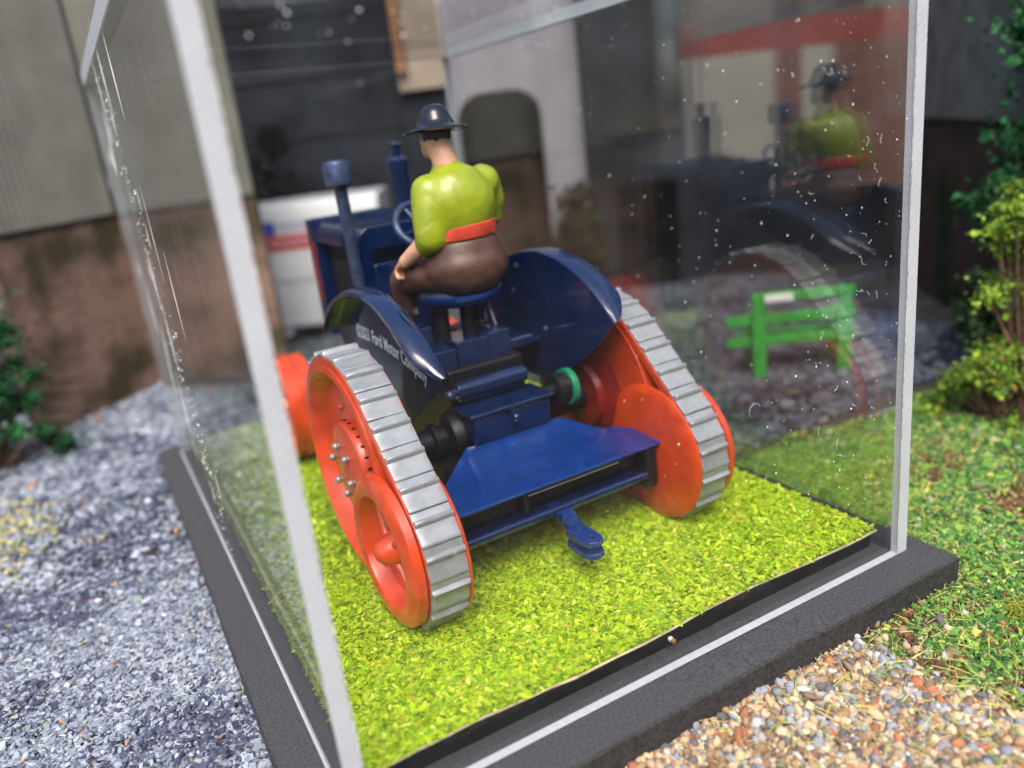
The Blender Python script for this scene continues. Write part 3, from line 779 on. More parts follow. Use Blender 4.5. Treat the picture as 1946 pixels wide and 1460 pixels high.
# gearbox housings under the seat
gb = part('gearbox_cover', MB().box(-0.52,0.85,2.65,3.7,4.15,5.02).box(0.30,0.90,2.60,3.2,4.15,5.08), M['navy'], bevel=0.04)
part('gearbox_step', MB().box(-1.32,-0.58,2.55,3.6,4.0,4.93).box(-1.34,-0.9,3.0,3.8,4.6,5.45), M['navy'], gb, bevel=0.04)
part('footplate', MB().box(-1.9,-0.9,3.2,6.3,4.55,4.66), M['navy'], bevel=0.02)
part('footplate', MB().box(0.9,1.95,3.0,6.3,4.45,4.56), M['navy'], bevel=0.02)
part('side_lever', MB().box(0.92,1.75,2.9,3.3,4.42,4.72), M['navy'], bevel=0.1, segs=3)
part('gear_case', MB().box(-1.0,1.0,2.3,6.4,2.3,4.5), M['black'], bevel=0.08)
part('rear_axle', MB().lathe([(0.62,-1.0),(0.55,-1.25),(0.36,-1.35),(0.36,-1.55),(0.44,-1.58),(0.44,-1.66),(0.33,-1.70),(0.30,-3.0)], (0,2.3,3.0), (1,0,0), 28), M['black'])
part('rear_axle', MB().lathe([(0.62,1.0),(0.55,1.25),(0.36,1.35),(0.33,1.70),(0.30,3.0)], (0,2.3,3.0), (1,0,0), 28), M['black'])
part('axle_bracket', MB().box(-1.75,-1.0,1.6,3.3,1.5,2.6), M['black'])
part('belt_pulley', MB().lathe([(0.37,1.62),(0.43,1.62),(0.44,1.70),(0.43,1.78),(0.37,1.78)], (0,1.62,3.62), (1,0,0), 40), M['green'], label='green belt pulley')
part('pulley_shaft', MB().cyl((0.9,1.62,3.62),(1.9,1.62,3.62),0.16,n=16).cyl((1.3,1.62,3.62),(1.60,1.62,3.62),0.36,n=24), M['black'])

# seat
st = MB()
prof = [(0.0,5.84),(0.45,5.85),(0.75,5.90),(0.93,6.02),(1.00,6.10),(1.03,6.10),(1.04,6.05),(0.98,5.94),(0.80,5.80),(0.45,5.74),(0.0,5.72)]
st.lathe([(r_,h_) for r_,h_ in prof], (0.06,3.32,0), (0,0,1), 44, sx=0.93, sy=1.02)
seat = part('seat', st, M['blue'], ang=60)
part('seat_post', MB().cyl((0.12,3.2,4.9),(0.12,3.2,5.76),0.17,n=16), M['black'], seat)
part('seat_post', MB().cyl((-0.45,3.5,4.9),(-0.42,3.5,5.78),0.20,n=16), M['black'], seat)

# bonnet, tank, radiator, engine
hw_ = 1.20
def arch(hw, z0, z1, c, k=6):
    p = [(-hw,z0),(hw,z0),(hw,z1-c)]
    p += [(hw-c+c*math.cos(PI/2*i/k), z1-c+c*math.sin(PI/2*i/k)) for i in range(1,k+1)]
    p += [(-hw+c-c*math.sin(PI/2*i/k), z1-c+c*math.cos(PI/2*i/k)) for i in range(1,k+1)]
    return p
part('fuel_tank', MB().prism(arch(1.12,4.3,7.55,0.42),'y',6.4,7.4), M['navy'], bevel=0.04)
bn = part('bonnet', MB().prism(arch(1.22,7.02,7.60,0.34),'y',7.4,9.75), M['navy'], bevel=0.035)
for k in range(5):
    part('bonnet_ridge', MB().box(-0.9,0.9,7.8+k*0.38,7.86+k*0.38,7.60,7.63), M['navy'], bn, bevel=0.012)
part('filler_cap', MB().cyl((0.25,7.0,7.5),(0.25,7.0,7.72),0.2,n=20).cyl((0.25,7.0,7.72),(0.25,7.0,7.78),0.12,n=16), M['navy'], bn)
part('filler_cap', MB().cyl((-0.2,8.6,7.58),(-0.2,8.6,7.72),0.18,n=20), M['navy'], bn)
part('engine', MB().box(-0.85,0.85,6.4,9.8,2.6,7.0).box(-1.0,-0.8,7.6,9.3,4.8,6.6).box(0.8,1.0,7.6,9.3,4.8,6.6), M['black'], bevel=0.05)
rd = part('radiator', MB().box(-1.26,1.26,9.75,10.35,4.2,7.66).box(-0.9,0.9,10.35,10.42,4.6,7.2), M['navy'], bevel=0.07, segs=3)
part('side_strip', MB().box(-1.285,-1.255,9.83,10.18,5.3,6.98), M['red'], rd, bevel=0.008)
part('side_strip', MB().box(1.255,1.285,9.83,10.18,5.3,6.98), M['red'], rd, bevel=0.008)
air = part('air_intake', MB().cyl((-1.30,6.25,5.2),(-1.38,6.25,8.75),0.16,n=18), M['steel'])
part('intake_cap', MB().lathe([(0.0,8.62),(0.28,8.62),(0.35,8.68),(0.36,9.12),(0.31,9.24),(0.16,9.27),(0.0,9.27)], (-1.38,6.25,0), (0,0,1), 28), M['steel'], air)
part('intake_clamp', MB().cyl((-1.31,6.25,5.7),(-1.31,6.25,5.95),0.20,n=16), M['steel'], air)
ex = part('exhaust_stack', MB().lathe([(0.30,7.5),(0.30,7.7),(0.24,7.75),(0.27,8.9),(0.29,8.95),(0.29,9.05),(0.22,9.12),(0.15,9.15),(0.15,9.5),(0.12,9.52),(0.0,9.5)], (0.78,7.55,0), (0,0,1), 24), M['navy'])
part('stack_cap', MB().lathe([(0.0,9.40),(0.19,9.40),(0.20,9.46),(0.14,9.53),(0.0,9.54)], (0.78,7.55,0), (0,0,1), 20), M['navy'], ex)
# steering wheel
tilt = R(52); sc = Vector((-0.02,4.78,7.55)); wx = Vector((1,0,0)); wy = Vector((0,math.cos(tilt),math.sin(tilt)))
sw = part('steering_wheel', MB().tube([sc+(wx*math.cos(2*PI*i/40)+wy*math.sin(2*PI*i/40))*0.62 for i in range(40)], 0.095, 10, True), M['steel'])
for k in range(4):
    t = 2*PI*k/4+0.4
    part('spoke', MB().tube([sc-Vector((0,-0.02,0.05)), sc+(wx*math.cos(t)+wy*math.sin(t))*0.60], 0.045, 8), M['navy'], sw)
part('steering_column', MB().cyl(sc, (0,6.5,6.2), 0.09, n=12), M['black'], sw)
# front axle and wheels
part('front_axle', MB().cyl((-2.4,10.6,2.1),(2.4,10.6,2.1),0.16,n=14).box(-0.4,0.4,10.2,10.8,1.9,4.4).cyl((-1.9,10.6,2.1),(-1.9,10.6,2.9),0.14,n=12).cyl((1.9,10.6,2.1),(1.9,10.6,2.9),0.14,n=12), M['navy'])
for sg in (-1, 1):
    cy, cz, r = 10.6, TZ+1.60, 1.60
    fw_ = part('front_wheel', MB().lathe([(r-0.1,2.12),(r,2.14),(r,2.34),(r-0.02,2.36),(r-0.02,2.52),(r+0.05,2.56),(r+0.05,2.68),(r-0.02,2.72),(r-0.02,2.88),(r,2.9),(r,3.08),(r-0.12,3.1),(r-0.2,2.98),(1.1,2.76),(0.0,2.74),(0.0,2.56),(1.1,2.52),(r-0.2,2.3)], (0,cy,cz), (sg,0,0), 48), M['orange'])
    part('hub', MB().lathe([(0.35,2.3),(0.38,2.75),(0.32,3.02),(0.2,3.12),(0.0,3.13)], (0,cy,cz), (sg,0,0), 24), M['orange'], fw_)
# right-hand pulley guard and pedals
part('pedal', MB().box(-1.1,-0.75,5.2,5.5,4.9,5.05), M['orange'], label='orange foot pedal')
part('brake_lever', MB().tube([(1.15,3.6,4.5),(1.2,4.2,5.6),(1.1,4.6,6.6)], 0.06, 8).ball((1.1,4.6,6.65),0.1,10,7), M['navy'])
part('dashboard', MB().box(-0.9,0.9,6.1,6.4,4.6,6.6), M['navy'], bevel=0.06)

# ------------------------------------------------------------------ driver
drv = thing('person', 'seated farm worker figure in lime shirt red belt brown trousers and black hat', 'person', (6.018,3.999,TZ), 0.0276)
from mathutils import noise as mnoise
def blob(name, mb, m, parent, vox=0.05, sm=8, fac=0.5, fold=0.0):
    """union of overlapping volumes grown into one continuous skin"""
    src = L(mb).build(name+'_src', m, None, smooth=False)
    rm = src.modifiers.new('r', 'REMESH'); rm.mode = 'VOXEL'; rm.voxel_size = vox
    s2 = src.modifiers.new('s', 'SMOOTH'); s2.factor = fac; s2.iterations = sm
    bpy.context.view_layer.update()
    me = bpy.data.meshes.new_from_object(src.evaluated_get(bpy.context.evaluated_depsgraph_get()))
    bpy.data.objects.remove(src)
    if fold:        # moulded creases and uneven paint
        for v in me.vertices:
            q = v.co
            f_ = 1-abs(mnoise.noise(Vector((q.x*1.6+3, q.y*1.6, q.z*2.6))))*2
            v.co = q + v.normal*(fold*(max(0,f_)**4)*-1.0 + fold*0.6*mnoise.noise(q*3.1))
    me.name = name; me.materials.clear(); me.materials.append(m); me.shade_smooth()
    o = bpy.data.objects.new(name, me); COL.objects.link(o); o.parent = parent
    return o
def limb(b, pts, radii):
    """tapering limb through joints"""
    for i in range(len(pts)-1):
        b.cyl(pts[i], pts[i+1], radii[i], radii[i+1], 16)
    for p, r in zip(pts, radii): b.ball(p, r, 16, 10)
def hand(b, wrist, dirv, upv, sgn):
    """palm, four unequal bent fingers and a thumb leaving its side"""
    w_ = Vector(wrist); d = Vector(dirv).normalized(); s_ = d.cross(Vector(upv)).normalized(); n_ = s_.cross(d)
    pc = w_ + d*0.17
    for k in (-1.2,-0.4,0.4,1.2): b.cyl(w_+s_*k*0.05, pc+s_*k*0.075+d*0.05, 0.072, 0.062, 10)
    for k, ln in zip((-1.35,-0.45,0.45,1.35), (0.20,0.25,0.27,0.23)):
        p0 = pc+s_*k*0.08+d*0.05; p1 = p0+d*ln*0.55-n_*0.03; p2 = p1+d*ln*0.25-n_*0.12; p3 = p2-n_*0.10-d*0.04
        for a_, c_ in ((p0,p1),(p1,p2),(p2,p3)): b.cyl(a_, c_, 0.045, 0.042, 8)
        for q in (p0,p1,p2,p3): b.ball(q, 0.044, 8, 6)
    q0 = w_+s_*sgn*0.09+d*0.06; q1 = q0+s_*sgn*0.10+d*0.10-n_*0.04; q2 = q1+d*0.12-n_*0.06
    b.cyl(q0,q1,0.06,0.05,8); b.cyl(q1,q2,0.05,0.042,8); b.ball(q1,0.052,8,6); b.ball(q2,0.043,8,6)
SL, EL, WL = (-0.50,2.98,8.45), (-0.70,2.78,7.46), (-1.10,3.48,6.93)
SR, ER, WR = (1.10,3.22,8.38), (1.22,3.42,7.62), (0.62,4.22,7.62)
b = MB()
b.ball((-0.06,3.22,9.46), (0.33,0.38,0.43), 24, 16)               # head
b.ball((-0.08,3.50,9.28), (0.22,0.16,0.22), 14, 10)               # jaw
b.ball((-0.09,3.64,9.42), (0.06,0.08,0.08), 10, 8)                # nose
b.ball((-0.39,3.20,9.44), (0.05,0.09,0.11), 10, 8); b.ball((0.27,3.20,9.44), (0.05,0.09,0.11), 10, 8)   # ears
b.cyl((-0.04,3.10,9.35), (0.02,2.98,8.85), 0.27, 0.30, 18)        # neck
b.ball((0.15,2.95,8.3), (0.78,0.46,0.62), 20, 14); b.ball((0.2,2.9,7.5), (0.70,0.45,0.7), 20, 14); b.ball((0.15,2.95,6.7), (0.8,0.55,0.5), 20, 14)
limb(b, [SL, EL, WL], [0.24,0.24,0.16]); limb(b, [SR, ER, WR], [0.22,0.19,0.14])
limb(b, [(-0.35,2.95,6.6),(-0.86,4.24,6.38),(-0.90,4.36,5.6)], [0.34,0.24,0.10]); limb(b, [(0.7,2.95,6.6),(0.98,4.27,6.38),(1.02,4.36,5.6)], [0.32,0.24,0.10])
hand(b, WL, (-0.15,0.8,-0.42), (0,0.3,1), 1); hand(b, WR, (-0.55,0.55,0.05), (0.1,0,1), -1)
body = blob('body', b, M['skin'], drv, 0.036, 5)
# shirt: torso, upper arms and the short collar
b = MB()
b.ball((0.09,2.89,8.03), (0.92,0.70,0.93), 30, 20)
b.lathe([(0.0,7.22),(0.75,7.22),(0.77,7.5),(0.82,7.75),(0.80,8.0),(0.0,8.0)], (0.13,2.90,0), (0,0,1), 36, 1, 0.78)
b.cyl((0.05,3.02,8.7),(-0.01,3.02,9.02),0.46,0.29,20)
limb(b, [(-0.52,2.98,8.40),(-0.66,2.86,7.95),EL,(-0.75,2.92,7.32)], [0.40,0.36,0.37,0.30])
b.ball((0.85,3.0,8.45),(0.42,0.40,0.40),16,10)
for p in [(-0.98,2.76,7.6),(-0.95,2.80,7.8),(-0.9,2.7,7.38)]: b.ball(p,(0.10,0.2,0.06),10,8)
shirt = blob('shirt', b, M['lime'], drv, 0.04, 22, 0.6, 0.007)
b = MB(); limb(b, [SR,(1.20,3.26,8.0),ER,(1.04,3.66,7.58)], [0.31,0.29,0.25,0.21]); b.ball((1.24,3.36,7.60),(0.24,0.2,0.18),12,8)
blob('sleeve', b, M['lime'], shirt, 0.04, 5, 0.5, 0.008)
b = MB(); k = 48; vs = []
for i in range(k):
    t = 2*PI*i/k
    for zz_, rr in ((7.34,0.785),(7.36,0.805),(7.62,0.815),(7.64,0.795)):
        tilt_ = 0.03*math.cos(t)
        vs.append((0.135+rr*1.0*math.cos(t), 2.895+rr*0.79*math.sin(t), zz_+tilt_))
b.add(vs, [(i*4+j, ((i+1)%k)*4+j, ((i+1)%k)*4+j+1, i*4+j+1) for i in range(k) for j in range(3)])
part('belt', b, M['belt'], drv)
b = MB()
b.ball((0.15,2.95,6.66), (1.02,0.88,0.72), 28, 18); b.lathe([(0.0,6.6),(0.97,6.6),(0.93,6.85),(0.86,7.1),(0.77,7.33),(0.0,7.33)], (0.15,2.90,0), (0,0,1), 36, 1, 0.80)
limb(b, [(-0.40,2.95,6.55),(-0.66,3.7,6.52),(-0.88,4.25,6.38),(-0.90,4.34,5.95),(-0.92,4.40,5.45)], [0.44,0.44,0.37,0.29,0.24])
limb(b, [(0.75,2.95,6.55),(0.9,3.7,6.52),(1.0,4.3,6.4),(1.02,4.36,5.95),(1.02,4.40,5.45)], [0.40,0.42,0.36,0.28,0.24])
blob('trousers', b, M['brown'], drv, 0.04, 20, 0.6, 0.009)
for x in (-0.92, 1.02):
    b = MB(); b.cyl((x,4.40,5.5),(x,4.42,5.0),0.2,0.17,14); limb(b, [(x,4.36,4.86),(x-0.02,4.85,4.80)], [0.17,0.14]); b.ball((x,4.3,4.82),0.17,12,8)
    blob('boot', b, M['hat'], drv, 0.045, 4)
b = MB(); b.ball((-0.06,3.17,9.63), (0.355,0.39,0.22), 24, 14)
for i in range(7): b.ball((-0.06+0.3*math.cos(PI+PI*(i+0.5)/7), 3.2+0.33*math.sin(PI+PI*(i+0.5)/7), 9.49+0.03*(i%2)), 0.07, 8, 6)
blob('hair', b, M['hat'], drv, 0.04, 2)
hp = [(0.0,10.19),(0.15,10.20),(0.26,10.14),(0.33,10.02),(0.39,9.88),(0.46,9.77),(0.58,9.725),(0.70,9.70),(0.735,9.665),(0.70,9.63),(0.55,9.65),(0.34,9.66),(0.0,9.68)]
b = MB().lathe([(r_,h_-9.7) for r_,h_ in hp], (0,0,0), (0,0,1), 44, sx=0.97, sy=1.05)
ho = b.build('hat', M['hat'], drv, ang=70); ho.location = (-0.05,3.16,9.70-TZ); ho.rotation_euler = (R(-3),R(1),0)
for x in (-0.21, 0.03):
    part('eye', MB().ball((x,3.575,9.50), (0.04,0.03,0.035), 10, 8), M['hat'], drv)
part('mouth', MB().ball((-0.09,3.645,9.24), (0.09,0.02,0.016), 10, 8), M['belt'], drv)

# ------------------------------------------------------------------ surroundings (out of focus beyond the case)
def brick_mat(name, c1, c2, mortar, sc=0.9, moss=None):
    mt, nt, b = mat(name)
    tc = N(nt, 'ShaderNodeTexCoord')
    bt = N(nt, 'ShaderNodeTexBrick', Scale=sc)
    bt.inputs['Color1'].default_value = (*c1,1); bt.inputs['Color2'].default_value = (*c2,1); bt.inputs['Mortar'].default_value = (*mortar,1)
    mp = N(nt, 'ShaderNodeMapping'); mp.inputs['Rotation'].default_value = (R(90),0,0)
    nt.links.new(tc.outputs['Object'], mp.inputs['Vector']); nt.links.new(mp.outputs[0], bt.inputs['Vector'])
    out = bt.outputs['Color']
    nz = N(nt, 'ShaderNodeTexNoise', Scale=0.35, Detail=5.0); nt.links.new(tc.outputs['Object'], nz.inputs['Vector'])
    if moss:
        cr = N(nt, 'ShaderNodeValToRGB'); cr.color_ramp.elements[0].position = 0.45; cr.color_ramp.elements[1].position = 0.62
        nt.links.new(nz.outputs['Fac'], cr.inputs['Fac'])
        mx = N(nt, 'ShaderNodeMix', data_type='RGBA'); nt.links.new(cr.outputs['Color'], mx.inputs[0]); nt.links.new(out, mx.inputs[6]); mx.inputs[7].default_value = (*moss,1)
        out = mx.outputs[2]
    nt.links.new(out, b.inputs['Base Color']); b.inputs['Roughness'].default_value = 0.9; b.inputs['Specular IOR Level'].default_value = 0.12
    bp = N(nt, 'ShaderNodeBump', Strength=0.4, Distance=0.05); nt.links.new(bt.outputs['Fac'], bp.inputs['Height']); bp.invert = True; nt.links.new(bp.outputs[0], b.inputs['Normal'])
    return mt
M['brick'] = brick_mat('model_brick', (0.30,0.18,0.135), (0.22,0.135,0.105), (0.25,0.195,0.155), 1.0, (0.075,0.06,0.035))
M['brickdark'] = brick_mat('shade_dark_brick', (0.075,0.042,0.036), (0.055,0.03,0.028), (0.05,0.045,0.04), 1.0, (0.022,0.030,0.014))  # deep shade of the right wall put into the brick colour
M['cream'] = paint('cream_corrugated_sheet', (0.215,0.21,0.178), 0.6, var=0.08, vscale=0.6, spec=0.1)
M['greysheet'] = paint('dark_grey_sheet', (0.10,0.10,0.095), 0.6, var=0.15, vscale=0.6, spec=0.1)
M['slate'] = paint('slate_wall', (0.020,0.023,0.030), 0.7, var=0.3, vscale=0.25, spec=0.1)
M['lilac'] = paint('pale_lilac_render', (0.27,0.26,0.295), 0.8, var=0.06, vscale=0.3, spec=0.1)
M['beige'] = paint('beige_render', (0.30,0.24,0.185), 0.8, var=0.08, vscale=0.4)
M['dark'] = paint('dark_opening', (0.003,0.003,0.003), 0.8, var=0.3, spec=0.1)
M['tan'] = paint('orange_brown_pipe', (0.28,0.13,0.045), 0.7)
M['vanwhite'] = paint('white_van_paint', (0.50,0.52,0.54), 0.35, var=0.04, vscale=0.4)
M['vangrey'] = paint('grey_sill', (0.40,0.41,0.44), 0.5)
M['tyre'] = paint('tyre_rubber', (0.012,0.012,0.013), 0.8)
M['blueprint'] = paint('blue_print', (0.03,0.05,0.35), 0.5)
M['redprint'] = paint('red_print', (0.50,0.06,0.055), 0.5)
M['paleprint'] = paint('pale_print', (0.45,0.42,0.50), 0.5)
M['benchgreen'] = paint('bright_green_paint', (0.030,0.33,0.045), 0.45, var=0.15, vscale=1.5)
M['trim'] = paint('dark_trim', (0.03,0.028,0.026), 0.7, spec=0.1)
M['post'] = paint('pale_wood_post', (0.26,0.20,0.14), 0.8, var=0.15)
M['housewhite'] = paint('cream_house_render', (0.80,0.75,0.62), 0.8, var=0.04, vscale=0.2)
M['roofred'] = paint('red_painted_fascia', (0.55,0.10,0.06), 0.6, var=0.08, vscale=0.2)
M['housebrick'] = brick_mat('house_brick', (0.42,0.17,0.11), (0.36,0.14,0.09), (0.35,0.27,0.22), 0.5)
M['bark'] = paint('bark', (0.13,0.075,0.045), 0.9, var=0.3, vscale=3, bump=0.5)

def place(o, loc, rz):
    o.location = loc; o.rotation_euler = (0,0,rz)
def corrugated(Lx, z0, z1, pitch=0.36, amp=0.10, th=0.05):
    """ribbed sheet along +x, ribs vertical"""
    b = MB(); n = int(Lx/pitch*6); vs = []
    for i in range(n+1):
        x = Lx*i/n; y = amp*math.sin(2*PI*x/pitch)
        vs += [(x,y,z0),(x,y,z1),(x,y+th,z1),(x,y+th,z0)]
    fs = [(4*i+k, 4*i+(k+1)%4, 4*i+4+(k+1)%4, 4*i+4+k) for i in range(n) for k in range(4)]
    fs += [(0,1,2,3),(4*n+3,4*n+2,4*n+1,4*n)]
    return b.add(vs, fs)
def run(p, q): 
    d = Vector((q[0]-p[0], q[1]-p[1])); return d.length, math.atan2(d.y, d.x)

# brick and cream corrugated building on the left
hA = thing('model_workshop', 'brick walled workshop with cream corrugated upper walls behind the left bush', 'model building', (-4.53,27.7,GZ))
def wall_run(par, p, q, zb, zt, mb_, mc, o0, th=0.5, flip=1):
    ln, an = run(p, q)
    loc = (p[0]-o0[0], p[1]-o0[1], 0)
    a = MB().box(0,ln,0,th,-0.06,zb-GZ).build('brick_wall', mb_, par, bevel=0.02); place(a, loc, an)
    c = corrugated(ln, zb-GZ+0.12, zt-GZ).build('corrugated_cladding', mc, par); place(c, (loc[0]-math.sin(an)*0.12, loc[1]+math.cos(an)*0.12, 0), an)
    t = MB().box(0,ln,-0.10,th,zb-GZ+0.002,zb-GZ+0.14).build('ledge', M['trim'], par); place(t, loc, an)
a0, a1, a2 = (-4.53,27.7), (0.5,33.0), (6.3,30.0)
wall_run(hA, a0, a1, 7.7, 24, M['brick'], M['cream'], a0)
wall_run(hA, a1, a2, 7.8, 24, M['brick'], M['cream'], a0)
ps = MB().box(-0.28,0.0,-0.06,0.4,-0.06,24).build('corner_post', M['post'], hA); place(ps, (0,0,0), run(a0,a1)[1])
# right-hand brick building, its deep shade put into the brick colour
hB = thing('model_shed', 'brick shed coloured dark for its deep shade with grey sheet cladding behind the right conifer', 'model building', (28.0,7.0,GZ))
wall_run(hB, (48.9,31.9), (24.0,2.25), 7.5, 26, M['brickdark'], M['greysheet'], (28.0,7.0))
# plain grey yard wall seen beyond the workshop corner
o = MB().box(-5,0,0,0.8,GZ-0.05,26).build('yard_wall', M['slate'], None); place(o, (-6.5,36,0), R(-8)); o.location.z = 0
tag(o, 'plain dark grey wall glimpsed past the workshop corner', 'wall')

def bgbox(s0,s1,D0,D1,z0,z1): return MB().box(s0,s1,D0,D1,z0,z1)
def bgb(mb, name, m, par=None, **kw):
    o = mb.build(name, m, par, **kw)
    if par is None: place(o, (CX,CY,0), BGROT)
    return o
# barn and doorway building shaped for soft dark reflections, then dark tall store (all in the background frame)
hC = thing('reflection_barn', 'long dark slate grey barn wall made for a dark reflection behind the white van', 'barn', (CX,CY,0), BGROT)
bgb(bgbox(-30,-4.5,52,60,GZ-0.05,30), 'wall', M['slate'], hC)
for k in range(5): bgb(bgbox(-29.5,-4.6,51.88,51.99,6.9+3.4*k,7.02+3.4*k), 'board_joint', M['trim'], hC)
bgb(MB().cyl((-12.9,51.95,10.5),(-12.9,51.5,10.5),0.9,n=20), 'vent', M['dark'], hC)
hD = thing('reflection_building', 'pale lilac and beige model building whose rounded dark doorway is made for a reflection', 'model building', (CX,CY,0), BGROT)
def arch_wall(s0,s1,z0,z1,d0,d1,as0,as1,at,rad):
    """wall with a round-cornered opening"""
    bmx = bmesh.new()
    outer = [(s0,z0),(as0,z0)]
    k = 8
    outer += [(as0,at-rad)] + [(as0+rad-rad*math.cos(PI/2*i/k), at-rad+rad*math.sin(PI/2*i/k)) for i in range(1,k+1)]
    outer += [(as1-rad+rad*math.sin(PI/2*i/k), at-rad+rad*math.cos(PI/2*i/k)) for i in range(0,k+1)]
    outer += [(as1,z0),(s1,z0),(s1,z1),(s0,z1)]
    return MB().prism(outer, 'y', d0, d1)
bgb(arch_wall(-1.6,6.1,GZ-0.05,26,50,52,-1.3,3.7,11.6,1.6), 'wall', M['lilac'], hD)
bgb(bgbox(-1.5,4.2,55,55.5,GZ-0.05,13), 'doorway_back', M['dark'], hD)  # black sheet put in for a dark rounded reflection
bgb(bgbox(-4.4,-1.605,49.6,52,12.2,26), 'beige_wall', M['beige'], hD)
bgb(bgbox(-4.4,-1.605,50.2,52,GZ-0.05,12.19), 'lower_wall', M['slate'], hD)
bgb(MB().cyl((-4.1,49.3,13.2),(-4.1,49.3,26),0.32,n=14), 'downpipe', M['tan'], hD)
bgb(bgbox(-1.3,3.7,51.0,51.3,GZ-0.05,3.2), 'half_door', M['dark'], hD)
hE = thing('dark_store', 'tall dark slate store between the pale building and the bench', 'model building', (CX,CY,0), BGROT)
bgb(bgbox(6.2,34,48,58,GZ-0.05,30), 'wall', M['slate'], hE)
bgb(bgbox(7.3,11.6,47.7,47.99,8.3,9.3), 'sign_board', M['trim'], hE)
bgb(bgbox(7.5,11.0,47.6,47.99,GZ,5.5), 'door', M['dark'], hE)

# white van made up for a shape among the reflections
van = thing('reflection_van', 'white panel van with a blue and red sign made for a reflection beyond the tractor bonnet', 'van', bg(-9.6,44,GZ), BGROT)
bd = MB().prism([(0,1.1),(5.2,1.1),(5.2,7.3),(4.9,7.75),(0.3,7.75),(0,7.3)],'x',-3.9,3.6)
body = bd.build('body', M['vanwhite'], van, bevel=0.12)
MB().box(-3.95,3.65,-0.06,5.26,0.95,1.35).build('sill', M['vangrey'], van, bevel=0.05)
MB().box(-3.8,3.5,-0.05,-0.005,3.55,3.66).build('waist_strip', M['vangrey'], body)
MB().box(-2.7,-2.15,-0.03,-0.004,6.1,6.85).build('blue_panel', M['blueprint'], body)
MB().box(-2.14,0.9,-0.03,-0.004,6.3,6.8).build('pale_panel', M['paleprint'], body)
rp = MB().box(-2.7,0.9,-0.03,-0.004,5.25,6.08).build('red_panel', M['redprint'], body)
lp = MB()
for k in range(14): lp.box(-2.5+k*0.22,-2.38+k*0.22,-0.045,-0.032,5.55,5.78)
lp.build('pale_lettering', M['paleprint'], body)
for x in (-2.6, 2.3):
    for y in (0.35, 4.85):
        wh = MB().cyl((x,y-0.3,0.85),(x,y+0.3,0.85),0.86,n=24).build('wheel', M['tyre'], van, bevel=0.06)
        MB().cyl((x,y-0.33,0.85),(x,y+0.33,0.85),0.4,n=16).build('rim', M['vangrey'], wh)

# shrubs and conifers
def foliage(name, clumps, n, leaf, pal, wts, par, sp=0.55, flat=0.75):
    idx = rng.integers(0, len(clumps), n); c = np.array([q[:3] for q in clumps])[idx]; r = np.array([q[3] for q in clumps])[idx]
    d = rng.normal(0,1,(n,3)); d /= np.linalg.norm(d,axis=1)[:,None]
    P = c + d*(r*np.minimum(np.abs(rng.normal(0,0.75,n)),1.9))[:,None]*np.array([1,1,flat])
    ct = pick(pal, wts, n, 0.25)*(0.8+0.4*rng.uniform(0,1,(len(clumps),1))[idx])
    s_ = leaf*np.exp(rng.normal(0,0.3,n))
    o = scatter(name, P, 1.2, FLK_V, FLK_F, np.stack([s_, s_*0.8, s_*0.55],1), np.clip(ct,0.002,1), M['leaf'], par, aspect=0.25)
    del o['kind']
    return o
def bush(name, label, cat, loc, clumps, n, leaf, pal, wts, twigs, group=None):
    t = thing(name, label, cat, loc, 0, group)
    foliage('crown', clumps, n, leaf, pal, wts, t)
    b = MB()
    for i_, q in enumerate(clumps):
        mid = (q[0]*0.45+random.uniform(-.2,.2), q[1]*0.45+random.uniform(-.2,.2), q[2]*0.6)
        b.tube([(0,0,-0.08), mid, q[:3]], [0.14,0.07,0.025] if i_ % 5 == 0 else [0.07,0.045,0.018], 6)
    b.build('stem', M['bark'], t)
    return t
def cl(n, rx, ry, z0, z1, r0, r1, lean=(0,0)):
    out = []
    for i in range(n):
        t = random.random(); a = random.uniform(0,2*PI); k = math.sqrt(random.random())*(1-0.55*t)
        out.append((rx*k*math.cos(a)+lean[0]*t, ry*k*math.sin(a)+lean[1]*t, z0+(z1-z0)*t, random.uniform(r0,r1)))
    return out
GD = [(0.018,0.085,0.028),(0.03,0.13,0.045),(0.012,0.055,0.02),(0.06,0.17,0.06)]
GY = [(0.20,0.33,0.03),(0.13,0.24,0.03),(0.30,0.38,0.05),(0.07,0.13,0.03)]
bush('dark_conifer', 'dark green feathery conifer bush at the left by the workshop corner', 'bush', (-6.2,25.0,GZ), cl(70,2.9,2.3,0.4,7.0,0.3,0.75), 13000, 0.10, GD, [4,3,3,1], 9)
tw = MB()
for k in range(5):
    z_ = 0.9+k*0.5
    tw.tube([(-6.0,25.4,GZ+z_),(-4.6,24.9+0.2*k,GZ+z_+0.35),(-3.4+0.2*k,24.6+0.2*k,GZ+z_+0.1)], [0.07,0.05,0.02], 6)
tag(tw.build('bare_twig', M['bark'], None), 'bare brown twigs reaching right out of the dark left conifer', 'twigs')
bush('yellow_conifer', 'yellow green sprays of a conifer at the right edge above the turf', 'bush', (21.9,3.0,GZ), cl(26,1.6,1.6,3.6,7.1,0.2,0.5,(-0.4,0.2)), 6500, 0.07, GY, [4,3,2,2], 8)
bush('low_yellow_conifer', 'low spreading yellow green conifer standing on the turf at right', 'bush', (21.4,3.6,GZ), cl(34,2.1,1.8,0.2,2.5,0.2,0.5,(0.4,-0.2)), 8000, 0.07, GY+[(0.25,0.13,0.04)], [3,4,1.5,3,0.8], 7)
bush('tall_dark_tree', 'tall dark green tree against the grey cladded shed at top right', 'tree', (27.0,5.2,GZ), cl(80,2.9,2.6,5.0,17,0.4,0.95,(0.4,0.2)), 15000, 0.11, GD, [3,3,3,1.5], 9)
